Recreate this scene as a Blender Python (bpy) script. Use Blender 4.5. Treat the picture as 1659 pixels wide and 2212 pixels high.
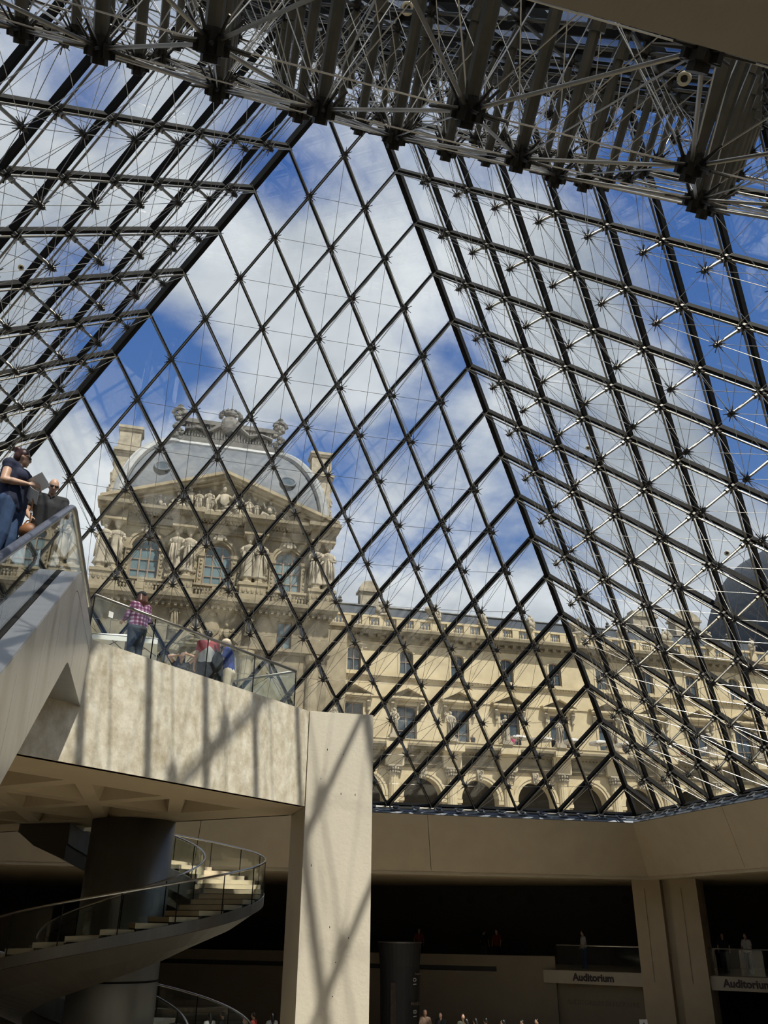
import bpy, bmesh, math, random
from mathutils import Vector, Matrix, noise

# ---------------------------------------------------------------- clear
for o in list(bpy.data.objects):
    bpy.data.objects.remove(o, do_unlink=True)
scene = bpy.context.scene
COL = scene.collection
random.seed(7)

# ---------------------------------------------------------------- camera
CAM = Vector((-3.692366, -18.459479, -4.464863))
F_PX, W_PX, H_PX = 1812.166, 1659.0, 2212.0
RX = Vector((0.966907, -0.254938, 0.009890))
RY = Vector((0.120076, 0.420526, -0.899300))      # image-down axis
RZ = Vector((0.225106, 0.870727, 0.437221))       # viewing axis
cam_d = bpy.data.cameras.new('camera')
cam_d.sensor_fit = 'HORIZONTAL'; cam_d.sensor_width = 36.0
cam_d.lens = F_PX / W_PX * 36.0
cam_d.clip_start = 0.05; cam_d.clip_end = 2000
cam = bpy.data.objects.new('camera', cam_d); COL.objects.link(cam)
cam.matrix_world = Matrix(((RX.x, -RY.x, -RZ.x, CAM.x), (RX.y, -RY.y, -RZ.y, CAM.y),
                           (RX.z, -RY.z, -RZ.z, CAM.z), (0, 0, 0, 1)))
scene.camera = cam

def seen_size(p, r):
    """rough size on the photograph of a ball at p, 0 when it is out of view"""
    d = Vector(p) - CAM
    z = d.dot(RZ)
    if z < 0.5: return 0.0
    x = F_PX * d.dot(RX) / z; y = F_PX * d.dot(RY) / z
    m = F_PX * r / z
    if abs(x) > W_PX/2 + m or abs(y) > H_PX/2 + m: return 0.0
    return m

# ---------------------------------------------------------------- world: blue sky with broken cloud
SKY_BLUE_TOP = (0.045, 0.125, 0.38, 1)
SKY_BLUE_LOW = (0.17, 0.30, 0.56, 1)
CLOUDS = [  # direction, radius, amount (+ cloud, - gap) : the clouds that stand in view
    ((0.05, 0.674, 0.737), .12, -.26), ((-0.108, 0.829, 0.549), .14, -.24), ((0.29, 0.74, 0.61), .08, -.10),
    ((0.58, 0.61, 0.56), .22, -.24), ((0.30, 0.865, 0.40), .13, -.22), ((0.40, 0.80, 0.44), .13, -.22),
    ((-0.015, 0.816, 0.578), .12, -.18), ((0.13, 0.85, 0.51), .09, -.14), ((0.52, 0.496, 0.697), .22, -.2), ((0.62, 0.63, 0.46), .16, -.16),
    ((0.10, 0.745, 0.66), .22, .26), ((0.50, 0.695, 0.515), .11, .26), ((-0.17, 0.885, 0.43), .17, .28),
    ((0.331, 0.634, 0.699), .2, .12), ((0.28, 0.905, 0.30), .22, .24), ((-0.2, 0.72, 0.667), .25, .15),
    ((0.55, 0.76, 0.345), .22, .26), ((-0.144, 0.656, 0.741), .10, -.16), ((-0.166, 0.757, 0.633), .08, -.14)]
world = bpy.data.worlds.new('sky'); scene.world = world
world.use_nodes = True
nt = world.node_tree; nt.nodes.clear()
def N(t, **kw):
    n = nt.nodes.new(t)
    for k, v in kw.items(): setattr(n, k, v)
    return n
def L(a, b): nt.links.new(a, b)
def mathn(op, a, b=None, clamp=False):
    n = N('ShaderNodeMath', operation=op, use_clamp=clamp)
    for i, v in enumerate((a, b)):
        if v is None: continue
        if isinstance(v, (int, float)): n.inputs[i].default_value = v
        else: L(v, n.inputs[i])
    return n.outputs[0]
tc = N('ShaderNodeTexCoord')
nrm = N('ShaderNodeVectorMath', operation='NORMALIZE'); L(tc.outputs['Generated'], nrm.inputs[0])
sep = N('ShaderNodeSeparateXYZ'); L(nrm.outputs[0], sep.inputs[0])
zz = mathn('ADD', mathn('MAXIMUM', sep.outputs['Z'], 0.0), 0.35)
flat = N('ShaderNodeCombineXYZ')
L(mathn('DIVIDE', sep.outputs['X'], zz), flat.inputs['X']); L(mathn('DIVIDE', sep.outputs['Y'], zz), flat.inputs['Y'])
n1 = N('ShaderNodeTexNoise'); n1.inputs['Scale'].default_value = 3.1; n1.inputs['Detail'].default_value = 9
n1.inputs['Roughness'].default_value = 0.58; n1.inputs['Distortion'].default_value = 0.25
L(flat.outputs[0], n1.inputs['Vector'])
dens = n1.outputs['Fac']
for d, r, w in CLOUDS:
    vd = N('ShaderNodeVectorMath', operation='DISTANCE'); L(nrm.outputs[0], vd.inputs[0])
    vd.inputs[1].default_value = Vector(d).normalized()
    mr = N('ShaderNodeMapRange', interpolation_type='SMOOTHSTEP')
    mr.inputs['From Min'].default_value = 0; mr.inputs['From Max'].default_value = r
    mr.inputs['To Min'].default_value = w; mr.inputs['To Max'].default_value = 0
    L(vd.outputs['Value'], mr.inputs['Value'])
    dens = mathn('ADD', dens, mr.outputs[0])
cov = N('ShaderNodeMapRange', interpolation_type='SMOOTHSTEP')
cov.inputs['From Min'].default_value = 0.33; cov.inputs['From Max'].default_value = 0.60
L(dens, cov.inputs['Value'])
n2 = N('ShaderNodeTexNoise'); n2.inputs['Scale'].default_value = 4.2; n2.inputs['Detail'].default_value = 7
n2.inputs['Roughness'].default_value = 0.55
off = N('ShaderNodeVectorMath', operation='ADD'); off.inputs[1].default_value = (3.3, 1.7, 0.4); L(flat.outputs[0], off.inputs[0]); L(off.outputs[0], n2.inputs['Vector'])
shade = N('ShaderNodeMapRange'); shade.inputs['From Min'].default_value = 0.3; shade.inputs['From Max'].default_value = 0.68
L(n2.outputs['Fac'], shade.inputs['Value'])
ccol = N('ShaderNodeMixRGB'); ccol.inputs[1].default_value = (0.36, 0.40, 0.46, 1); ccol.inputs[2].default_value = (0.76, 0.79, 0.83, 1)
L(shade.outputs[0], ccol.inputs[0])
blue = N('ShaderNodeMixRGB'); blue.inputs[1].default_value = SKY_BLUE_LOW; blue.inputs[2].default_value = SKY_BLUE_TOP
bf = N('ShaderNodeMapRange'); bf.inputs['From Min'].default_value = 0.0; bf.inputs['From Max'].default_value = 0.75
L(sep.outputs['Z'], bf.inputs['Value']); L(bf.outputs[0], blue.inputs[0])
skyc = N('ShaderNodeMixRGB'); L(cov.outputs[0], skyc.inputs[0]); L(blue.outputs[0], skyc.inputs[1]); L(ccol.outputs[0], skyc.inputs[2])
bg = N('ShaderNodeBackground'); bg.inputs['Strength'].default_value = 1.0
L(skyc.outputs[0], bg.inputs['Color'])
wo = N('ShaderNodeOutputWorld'); L(bg.outputs[0], wo.inputs['Surface'])

# ---------------------------------------------------------------- sun, high in the south
sun_d = bpy.data.lights.new('sun', 'SUN'); sun_d.energy = 6.0; sun_d.angle = math.radians(0.53); sun_d.color = (1.0, 0.95, 0.86)
sun = bpy.data.objects.new('sun', sun_d); COL.objects.link(sun)
TO_SUN = Vector((0.40, -1.0, 1.956)).normalized()
sun.rotation_euler = TO_SUN.to_track_quat('Z', 'Y').to_euler()
sun.location = TO_SUN * 120

scene.view_settings.view_transform = 'Standard'
scene.view_settings.look = 'None'
scene.view_settings.exposure = 0.12
scene.view_settings.gamma = 1.0
scene.view_settings.use_curve_mapping = False
cy = scene.cycles
cy.max_bounces = 5; cy.diffuse_bounces = 3; cy.glossy_bounces = 2; cy.transmission_bounces = 2; cy.transparent_max_bounces = 20
cy.use_adaptive_sampling = True; cy.adaptive_threshold = 0.12; cy.adaptive_min_samples = 14
cy.caustics_reflective = False; cy.caustics_refractive = False

# ================================================================ helpers
def new_mat(name):
    m = bpy.data.materials.new(name); m.use_nodes = True
    m.node_tree.nodes.clear(); return m
def mat(name, col, rough=0.6, metal=0.0, var=0.0, scale=3.0, bump=0.0, bscale=None, col2=None, stretch=(1, 1, 1), detail=6, spec=None):
    m = new_mat(name); t = m.node_tree; nd = t.nodes; ln = t.links
    out = nd.new('ShaderNodeOutputMaterial'); b = nd.new('ShaderNodeBsdfPrincipled'); ln.new(b.outputs[0], out.inputs[0])
    b.inputs['Roughness'].default_value = rough; b.inputs['Metallic'].default_value = metal
    if spec is not None: b.inputs['Specular IOR Level'].default_value = spec
    c = (*col, 1)
    if var or col2 or bump:
        tcn = nd.new('ShaderNodeTexCoord'); mp = nd.new('ShaderNodeMapping'); mp.inputs['Scale'].default_value = stretch
        geo = nd.new('ShaderNodeNewGeometry'); ln.new(geo.outputs['Position'], mp.inputs[0])
        nz = nd.new('ShaderNodeTexNoise'); nz.inputs['Scale'].default_value = scale; nz.inputs['Detail'].default_value = detail
        nz.inputs['Roughness'].default_value = 0.62; ln.new(mp.outputs[0], nz.inputs['Vector'])
        mr = nd.new('ShaderNodeMapRange'); mr.inputs['From Min'].default_value = 0.32; mr.inputs['From Max'].default_value = 0.68; ln.new(nz.outputs['Fac'], mr.inputs['Value'])
        mx = nd.new('ShaderNodeMixRGB'); ln.new(mr.outputs[0], mx.inputs[0])
        c2 = (*(col2 if col2 else tuple(v*(1-var) for v in col)), 1)
        mx.inputs[1].default_value = c2; mx.inputs[2].default_value = c
        ln.new(mx.outputs[0], b.inputs['Base Color'])
        if bump:
            nb = nd.new('ShaderNodeTexNoise'); nb.inputs['Scale'].default_value = bscale or scale*6; nb.inputs['Detail'].default_value = 5
            ln.new(geo.outputs['Position'], nb.inputs['Vector'])
            bp = nd.new('ShaderNodeBump'); bp.inputs['Strength'].default_value = bump; bp.inputs['Distance'].default_value = 0.05
            ln.new(nb.outputs['Fac'], bp.inputs['Height']); ln.new(bp.outputs[0], b.inputs['Normal'])
    else:
        b.inputs['Base Color'].default_value = c
    return m
def glass_mat(name, tint, ior=1.5, rough=0.0):
    m = new_mat(name); t = m.node_tree; nd = t.nodes; ln = t.links
    out = nd.new('ShaderNodeOutputMaterial'); mx = nd.new('ShaderNodeMixShader'); fr = nd.new('ShaderNodeFresnel'); fr.inputs['IOR'].default_value = ior
    tr = nd.new('ShaderNodeBsdfTransparent'); tr.inputs[0].default_value = (*tint, 1)
    gl = nd.new('ShaderNodeBsdfGlossy'); gl.inputs['Roughness'].default_value = rough; gl.inputs[0].default_value = (1, 1, 1, 1)
    ge = nd.new('ShaderNodeNewGeometry'); dt = nd.new('ShaderNodeVectorMath'); dt.operation = 'DOT_PRODUCT'
    ln.new(ge.outputs['Incoming'], dt.inputs[0]); ln.new(ge.outputs['Normal'], dt.inputs[1])
    def mt(op, a_, b_=None):
        q = nd.new('ShaderNodeMath'); q.operation = op
        for i_, v_ in enumerate((a_, b_)):
            if v_ is None: continue
            if isinstance(v_, (int, float)): q.inputs[i_].default_value = v_
            else: ln.new(v_, q.inputs[i_])
        return q.outputs[0]
    f0 = ((ior-1)/(ior+1))**2                      # Schlick's reflectance, the same from either side of the slab
    fac = mt('ADD', mt('MULTIPLY', mt('POWER', mt('SUBTRACT', 1.0, mt('ABSOLUTE', dt.outputs['Value'])), 5.0), 1-f0), f0)
    ln.new(fac, mx.inputs[0]); nd.remove(fr)
    ln.new(tr.outputs[0], mx.inputs[1]); ln.new(gl.outputs[0], mx.inputs[2]); ln.new(mx.outputs[0], out.inputs[0])
    return m

class MB:
    def __init__(s): s.v = []; s.f = []; s.m = []; s.cur = 0
    def add(s, vs, fs):
        o = len(s.v); s.v += [tuple(v) for v in vs]
        for f in fs: s.f.append(tuple(i+o for i in f)); s.m.append(s.cur)
        return s
    def box(s, x0, x1, y0, y1, z0, z1):
        return s.add([(x0,y0,z0),(x1,y0,z0),(x1,y1,z0),(x0,y1,z0),(x0,y0,z1),(x1,y0,z1),(x1,y1,z1),(x0,y1,z1)],
                     [(0,3,2,1),(4,5,6,7),(0,1,5,4),(1,2,6,5),(2,3,7,6),(3,0,4,7)])
    def prism(s, a, b):
        """two matching polygons (lists of 3-d points) joined by sides"""
        n = len(a)
        return s.add(list(a)+list(b), [tuple(range(n))[::-1], tuple(range(n, 2*n))] + [(i, (i+1) % n, (i+1) % n+n, i+n) for i in range(n)])
    def bar(s, p, q, w, h, up=(0, 0, 1)):
        p, q = Vector(p), Vector(q); d = (q-p).normalized(); up = Vector(up)
        x = d.cross(up)
        if x.length < 1e-5: x = d.cross(Vector((1, 0, 0)))
        x.normalize(); y = x.cross(d).normalized()
        c = [(-w/2, -h/2), (w/2, -h/2), (w/2, h/2), (-w/2, h/2)]
        return s.prism([p+x*a+y*b for a, b in c], [q+x*a+y*b for a, b in c])
    def tube(s, p, q, r0, r1=None, n=8):
        if r1 is None: r1 = r0
        p, q = Vector(p), Vector(q); d = (q-p).normalized()
        x = d.cross(Vector((0, 0, 1)))
        if x.length < 1e-4: x = Vector((1, 0, 0))
        x.normalize(); y = d.cross(x)
        A = [p+(x*math.cos(a)+y*math.sin(a))*r0 for a in [2*math.pi*i/n for i in range(n)]]
        B = [q+(x*math.cos(a)+y*math.sin(a))*r1 for a in [2*math.pi*i/n for i in range(n)]]
        return s.prism(A, B)
    def path(s, pts, r, n=8, flat=None):
        pts = [Vector(p) for p in pts]; rings = []
        for i, p in enumerate(pts):
            d = (pts[min(i+1, len(pts)-1)] - pts[max(i-1, 0)]).normalized()
            x = d.cross(Vector((0, 0, 1)))
            if x.length < 1e-4: x = Vector((1, 0, 0))
            x.normalize(); y = x.cross(d)
            rr = r[i] if isinstance(r, (list, tuple)) else r
            a_, b_ = (rr, rr) if flat is None else flat
            rings.append([p+x*math.cos(2*math.pi*k/n)*a_+y*math.sin(2*math.pi*k/n)*b_ for k in range(n)])
        return s.loft(rings)
    def loft(s, rings, closed=True, caps=True):
        n = len(rings[0]); vs = [v for r in rings for v in r]; fs = []
        for i in range(len(rings)-1):
            for k in range(n if closed else n-1):
                fs.append((i*n+k, i*n+(k+1) % n, (i+1)*n+(k+1) % n, (i+1)*n+k))
        if caps:
            fs.append(tuple(range(n))[::-1]); fs.append(tuple(range((len(rings)-1)*n, len(rings)*n)))
        return s.add(vs, fs)
    def lathe(s, prof, c=(0, 0, 0), n=12, sx=1, sy=1):
        c = Vector(c)
        return s.loft([[c+Vector((r*math.cos(2*math.pi*k/n)*sx, r*math.sin(2*math.pi*k/n)*sy, z)) for k in range(n)] for r, z in prof])
    def ball(s, c, r, n=10, m=7, seed=None, amp=0.0, freq=2.0):
        c = Vector(c); r = Vector((r, r, r)) if isinstance(r, (int, float)) else Vector(r); rings = []
        for i in range(m+1):
            t = math.pi*(i+0.02)/(m+0.04); ring = []
            for k in range(n):
                a = 2*math.pi*k/n
                u = Vector((math.sin(t)*math.cos(a), math.sin(t)*math.sin(a), -math.cos(t)))
                g = 1.0
                if amp: g += amp*noise.noise(u*freq+Vector((seed*7.3, seed*1.7, seed)))
                ring.append(c+Vector((u.x*r.x, u.y*r.y, u.z*r.z))*g)
            rings.append(ring)
        return s.loft(rings)
    def arc(s, cx, cz, r0, r1, y0, y1, a0=0.0, a1=math.pi, n=16):
        for i in range(n):
            a, b = a0+(a1-a0)*i/n, a0+(a1-a0)*(i+1)/n
            P = lambda r, t, y: (cx+r*math.cos(t), y, cz+r*math.sin(t))
            s.prism([P(r0, a, y0), P(r1, a, y0), P(r1, b, y0), P(r0, b, y0)], [P(r0, a, y1), P(r1, a, y1), P(r1, b, y1), P(r0, b, y1)])
        return s
    def spandrel(s, cx, zs, r, zt, y0, y1, n=14, rise=None):
        rise = rise or r
        for i in range(n):
            a, b = math.pi*i/n, math.pi*(i+1)/n
            xa, za, xb, zb = cx+r*math.cos(a), zs+rise*math.sin(a), cx+r*math.cos(b), zs+rise*math.sin(b)
            s.prism([(xa, y0, za), (xa, y0, zt), (xb, y0, zt), (xb, y0, zb)], [(xa, y1, za), (xa, y1, zt), (xb, y1, zt), (xb, y1, zb)])
        return s
    def wall(s, x0, x1, y0, y1, z0, z1, openings):
        xs = sorted({x0, x1} | {v for o in openings for v in o[:2] if x0 < v < x1})
        zs = sorted({z0, z1} | {v for o in openings for v in o[2:] if z0 < v < z1})
        for i in range(len(xs)-1):
            st = None
            for j in range(len(zs)):
                solid = False
                if j < len(zs)-1:
                    mx, mz = (xs[i]+xs[i+1])/2, (zs[j]+zs[j+1])/2
                    solid = not any(o[0] < mx < o[1] and o[2] < mz < o[3] for o in openings)
                if solid and st is None: st = zs[j]
                if not solid and st is not None:
                    s.box(xs[i], xs[i+1], y0, y1, st, zs[j]); st = None
        return s
    def mesh(s, name, mats, off=(0, 0, 0), smooth=False):
        me = bpy.data.meshes.new(name)
        me.from_pydata([(v[0]-off[0], v[1]-off[1], v[2]-off[2]) for v in s.v], [], s.f)
        ms = mats if isinstance(mats, (list, tuple)) else [mats]
        for m_ in ms: me.materials.append(m_)
        if len(ms) > 1: me.polygons.foreach_set('material_index', s.m)
        me.update()
        bm = bmesh.new(); bm.from_mesh(me); bmesh.ops.recalc_face_normals(bm, faces=bm.faces[:]); bm.to_mesh(me); bm.free()
        if smooth: me.polygons.foreach_set('use_smooth', [True]*len(me.polygons))
        return me
    def build(s, name, mats, parent=None, smooth=False, kind=None):
        me = s.mesh(name, mats, wloc(parent), smooth)
        o = bpy.data.objects.new(name, me); COL.objects.link(o)
        if parent: o.parent = parent
        if kind: o['kind'] = kind
        return o

def wloc(p):
    v = Vector((0, 0, 0))
    while p is not None: v = v + p.location; p = p.parent
    return v
def tag(o, label, cat, group=None):
    o['label'] = label; o['category'] = cat
    if group: o['group'] = group
    return o
def thing(name, label, cat, loc=(0, 0, 0), group=None):
    o = bpy.data.objects.new(name, None); COL.objects.link(o); o.location = loc; o.empty_display_size = 0.2
    return tag(o, label, cat, group)
def struct(o, label=None):
    o['kind'] = 'structure'
    if label: o['label'] = label
    return o
def inst(name, me, parent, M):
    """a part that shares mesh data, placed by world matrix M (parents are only translated)"""
    o = bpy.data.objects.new(name, me); COL.objects.link(o); o.parent = parent
    o.matrix_basis = Matrix.Translation(-wloc(parent)) @ M
    return o
def frame_mat(x, y, z, o):
    return Matrix(((x[0], y[0], z[0], o[0]), (x[1], y[1], z[1], o[1]), (x[2], y[2], z[2], o[2]), (0, 0, 0, 1)))
def rod_matrix(p, q, r):
    p, q = Vector(p), Vector(q); d = q-p; l = d.length; d.normalize()
    x = d.cross(Vector((0, 0, 1)))
    if x.length < 1e-4: x = Vector((1, 0, 0))
    x.normalize(); y = d.cross(x)
    return frame_mat(x*r, y*r, d*l, p)
def smooth01(t): t = max(0, min(1, t)); return t*t*(3-2*t)

# ---------------------------------------------------------------- materials
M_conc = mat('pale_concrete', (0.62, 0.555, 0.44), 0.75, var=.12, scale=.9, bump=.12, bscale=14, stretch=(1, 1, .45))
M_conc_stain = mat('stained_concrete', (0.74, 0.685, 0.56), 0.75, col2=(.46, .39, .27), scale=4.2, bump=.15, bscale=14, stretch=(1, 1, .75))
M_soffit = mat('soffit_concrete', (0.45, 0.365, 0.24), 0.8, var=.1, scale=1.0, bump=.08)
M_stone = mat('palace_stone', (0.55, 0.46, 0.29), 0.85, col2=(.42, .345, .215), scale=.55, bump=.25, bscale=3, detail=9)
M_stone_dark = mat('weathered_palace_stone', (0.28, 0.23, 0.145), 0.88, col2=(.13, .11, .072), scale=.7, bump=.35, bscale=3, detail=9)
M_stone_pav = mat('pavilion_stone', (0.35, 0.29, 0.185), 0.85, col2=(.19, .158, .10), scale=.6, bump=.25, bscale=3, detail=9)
M_statue = mat('carved_grey_stone', (0.42, 0.365, 0.27), 0.85, col2=(.23, .20, .145), scale=1.8, bump=.3, bscale=6)
M_slate = mat('blue_grey_slate', (0.088, 0.104, 0.125), 0.65, col2=(.048, .06, .076), scale=1.2, bump=.25, bscale=9, stretch=(.6, .6, 2.5))
M_slate_dark = mat('dark_slate', (0.055, 0.066, 0.08), 0.85, col2=(.03, .038, .05), scale=1.5, bump=.2, stretch=(.6, .6, 3))
M_lead = mat('pale_lead', (0.30, 0.31, 0.31), 0.5, var=.3, scale=2.5, bump=.2)
M_lead_dark = mat('dark_cast_lead', (0.115, 0.108, 0.095), 0.6, col2=(.05, .05, .047), scale=2, bump=.3)
M_winframe = mat('brown_window_wood', (0.23, 0.17, 0.12), 0.6)
M_wpane = mat('palace_window_glass', (0.16, 0.225, 0.235), 0.12, var=.35, scale=.5)
M_wpane_dk = mat('palace_window_glass_dark', (0.075, 0.1, 0.115), 0.1, var=.5, scale=.5)
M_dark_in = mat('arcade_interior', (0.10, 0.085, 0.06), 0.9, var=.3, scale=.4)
M_steel_dk = mat('dark_bronze_steel', (0.009, 0.0083, 0.0072), 0.7, var=.3, scale=4, spec=.12)
M_steel = mat('satin_steel', (0.34, 0.315, 0.27), 0.32, metal=.95, var=.25, scale=6)
M_strut = mat('strut_steel', (0.15, 0.138, 0.112), 0.36, metal=.9, var=.3, scale=3)
M_rod = mat('cable_steel', (0.30, 0.285, 0.255), 0.3, metal=.95)
M_node = mat('cast_node_steel', (0.05, 0.045, 0.037), 0.45, metal=.7, var=.4, scale=8)
M_pglass = glass_mat('pyramid_glass', (0.955, 0.97, 0.968))
M_rglass = glass_mat('railing_glass', (0.93, 0.96, 0.953))
M_stain = mat('brushed_stainless', (0.52, 0.52, 0.52), 0.33, metal=.9, var=.12, scale=1.4, stretch=(1, 6, .3))
M_handrail = mat('polished_handrail', (0.45, 0.45, 0.44), 0.22, metal=1.0)
M_rail = mat('satin_handrail', (0.22, 0.205, 0.18), 0.4, metal=.9)
M_rubber = mat('black_rubber_handrail', (0.07, 0.075, 0.10), 0.28)
M_drum = mat('lift_drum_metal', (0.22, 0.22, 0.21), 0.45, metal=.55, var=.45, scale=.5, stretch=(1, 1, .2))
M_tread = mat('stair_stone', (0.70, 0.59, 0.42), 0.6, var=.15, scale=4)
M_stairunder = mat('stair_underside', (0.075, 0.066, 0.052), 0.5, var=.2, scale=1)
M_gutter = mat('blue_grey_gutter', (0.10, 0.12, 0.155), 0.4, metal=.5, var=.4, scale=2)
M_gutter_lt = mat('pale_gutter_lip', (0.20, 0.215, 0.24), 0.5, metal=.3, var=.3, scale=3)
M_paving = mat('courtyard_paving', (0.42, 0.39, 0.34), 0.9, var=.2, scale=.3)
M_floor = mat('hall_floor_stone', (0.42, 0.365, 0.28), 0.5, var=.1, scale=.5)
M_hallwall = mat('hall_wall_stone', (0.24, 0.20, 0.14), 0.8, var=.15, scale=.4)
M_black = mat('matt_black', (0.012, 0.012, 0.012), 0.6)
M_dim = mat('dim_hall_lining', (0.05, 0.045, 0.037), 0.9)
M_white = mat('white_canvas', (0.80, 0.78, 0.73), 0.85, var=.05, scale=2)
M_text = mat('sign_lettering', (0.03, 0.017, 0.02), 0.6)
M_textlt = mat('banner_lettering', (0.55, 0.53, 0.46), 0.6)
M_brass = mat('lamp_ring', (.52, .46, .32), .4, metal=.3)
# ================================================================ SETTING
H, ZA, NSEG = 17.71, 21.64, 18
OPEN = 18.25      # half-width of the opening below the pyramid
FLOOR_Z = -9.6
# courtyard paving around the pyramid
g = MB()
for a in ((-220, 220, OPEN, 200), (-220, 220, -200, -OPEN), (OPEN, 220, -OPEN, OPEN), (-220, -OPEN, -OPEN, OPEN)):
    g.box(a[0], a[1], a[2], a[3], -0.35, -0.04)
struct(g.build('ground', M_paving), 'pale courtyard paving around the pyramid')
# ceiling of the hall (underside of the courtyard slab)
c = MB()
for a in ((-46, 46, OPEN, 46), (OPEN, 46, -OPEN, OPEN), (-46, -OPEN, -OPEN, OPEN)):
    c.box(a[0], a[1], a[2], a[3], -2.6, -0.36)
struct(c.build('ceiling', M_soffit))
struct(MB().box(-46, 46, -46, 46, FLOOR_Z-0.3, FLOOR_Z).build('floor', M_floor))
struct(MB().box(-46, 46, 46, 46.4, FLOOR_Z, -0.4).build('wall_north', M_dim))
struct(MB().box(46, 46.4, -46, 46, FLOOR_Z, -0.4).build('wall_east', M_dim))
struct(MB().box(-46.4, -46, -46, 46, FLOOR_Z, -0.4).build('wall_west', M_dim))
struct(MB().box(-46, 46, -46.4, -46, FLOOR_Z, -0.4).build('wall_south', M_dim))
# sloping concrete ring below the glass: panels with open joints
ZT, ZB = -0.47, -2.58
def ring_side(name, k):
    rot = Matrix.Rotation(-k*math.pi/2, 3, 'Z')      # k=0 north, 1 east, ...
    root = None
    cuts = [-1.0, -.62, -.10, .44, 1.0]
    for a in range(len(cuts)-1):
        m = MB()
        t0, t1 = cuts[a], cuts[a+1]
        g0 = 0.0007 if a > 0 else 0; g1 = 0.0007 if a < len(cuts)-2 else 0
        ti, to, bo = 17.17, 18.0, OPEN
        inner_t = [(t0+g0)*ti, (t1-g1)*ti]; inner_b = [(t0+g0)*bo, (t1-g1)*bo]
        A = [(inner_t[0], ti, ZT), (inner_t[1], ti, ZT), (inner_b[1], bo, ZB), (inner_b[0], bo, ZB)]
        B = [(inner_t[0], ti+.75, ZT), (inner_t[1], ti+.75, ZT), (inner_b[1], bo+.75, ZB), (inner_b[0], bo+.75, ZB)]
        m.prism([rot @ Vector(v) for v in A], [rot @ Vector(v) for v in B])
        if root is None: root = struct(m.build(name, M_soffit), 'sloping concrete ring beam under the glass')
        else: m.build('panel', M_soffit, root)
    # lip under the slope
    m = MB(); m.prism([rot @ Vector(v) for v in [(-OPEN-.06, OPEN+.06, ZB-.14), (OPEN+.06, OPEN+.06, ZB-.14), (OPEN+.6, OPEN+.6, ZB-.14), (-OPEN-.6, OPEN+.6, ZB-.14)]],
                      [rot @ Vector(v) for v in [(-OPEN-.06, OPEN+.06, ZB-.001), (OPEN+.06, OPEN+.06, ZB-.001), (OPEN+.6, OPEN+.6, ZB-.001), (-OPEN-.6, OPEN+.6, ZB-.001)]])
    m.build('lip', M_soffit, root)
for k, nm in ((0, 'trim_north'), (1, 'trim_east'), (3, 'trim_west')): ring_side(nm, k)
# deep concrete beam over the viewer's head on the south side
b = MB(); b.prism([(-46, -17.33, -2.5), (46, -17.33, -2.5), (46, -46, -2.5), (-46, -46, -2.5)], [(-46, -17.18, -0.36), (46, -17.18, -0.36), (46, -46, -0.36), (-46, -46, -0.36)])
struct(b.build('trim_south', M_conc), 'smooth concrete beam overhead')

# ================================================================ GLASS PYRAMID
pyr = thing('glass_pyramid', 'huge glass pyramid on a lattice of dark steel bars, struts and cables', 'pyramid', (0, 0, 0))
def face_frame(k):
    R_ = Matrix.Rotation(-k*math.pi/2, 3, 'Z')     # 0 north, 1 east, 2 south, 3 west
    A = R_ @ Vector((H, H, 0)); B = R_ @ Vector((-H, H, 0)); P = Vector((0, 0, ZA))
    n = (B-A).cross(P-A).normalized()
    if n.dot(Vector((A+B)/2)) > 0: n = -n          # inward
    return A, B, P, n
def npt(F, i, j): A, B, P, n = F; return A+(B-A)*(i/NSEG)+(P-A)*(j/NSEG)
def depth(i, j):
    k = NSEG-i-j
    return 2.05*(1-math.exp(-i/2.2))*(1-math.exp(-k/2.2))*(1-math.exp(-j/1.2))
FACES = [face_frame(k) for k in range(4)]
UP = Vector((0, 0, 1))
# --- rafters: dark mullion by the glass + steel chord tube inside it
for F in FACES:
    A, B, P, n = F
    lines = [(npt(F, i, 0), npt(F, i, NSEG-i)) for i in range(1, NSEG)] + [(npt(F, m, 0), npt(F, 0, m)) for m in range(1, NSEG)]
    for p, q in lines:
        m = MB(); m.bar(p+n*.10, q+n*.10, .10, .17, n)
        r = m.build('rafter', M_steel_dk, pyr)
        m = MB(); d = (q-p).normalized()
        m.tube(p+n*.33+d*.15, q+n*.33-d*.15, .03, n=6)
        m.build('chord_tube', M_strut, r)
    m = MB(); m.bar(npt(F, 0, 0)+n*.10, npt(F, NSEG, 0)+n*.10, .12, .2, n)
    r = m.build('base_rail', M_steel_dk, pyr)
    m = MB(); m.tube(npt(F, 0, 0)+n*.34+UP*.02, npt(F, NSEG, 0)+n*.34+UP*.02, .05, n=8); m.build('base_tube', M_steel, r)
for k in range(4):
    A, B, P, n = FACES[k]
    n2 = FACES[(k+3) % 4][3] if (FACES[(k+3) % 4][1]-A).length < .01 else FACES[(k+1) % 4][3]
    nn = (n+n2).normalized()
    m = MB(); m.bar(A+nn*.12, P+nn*.12, .17, .30, nn)
    m.build('hip_beam', M_steel_dk, pyr)
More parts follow.
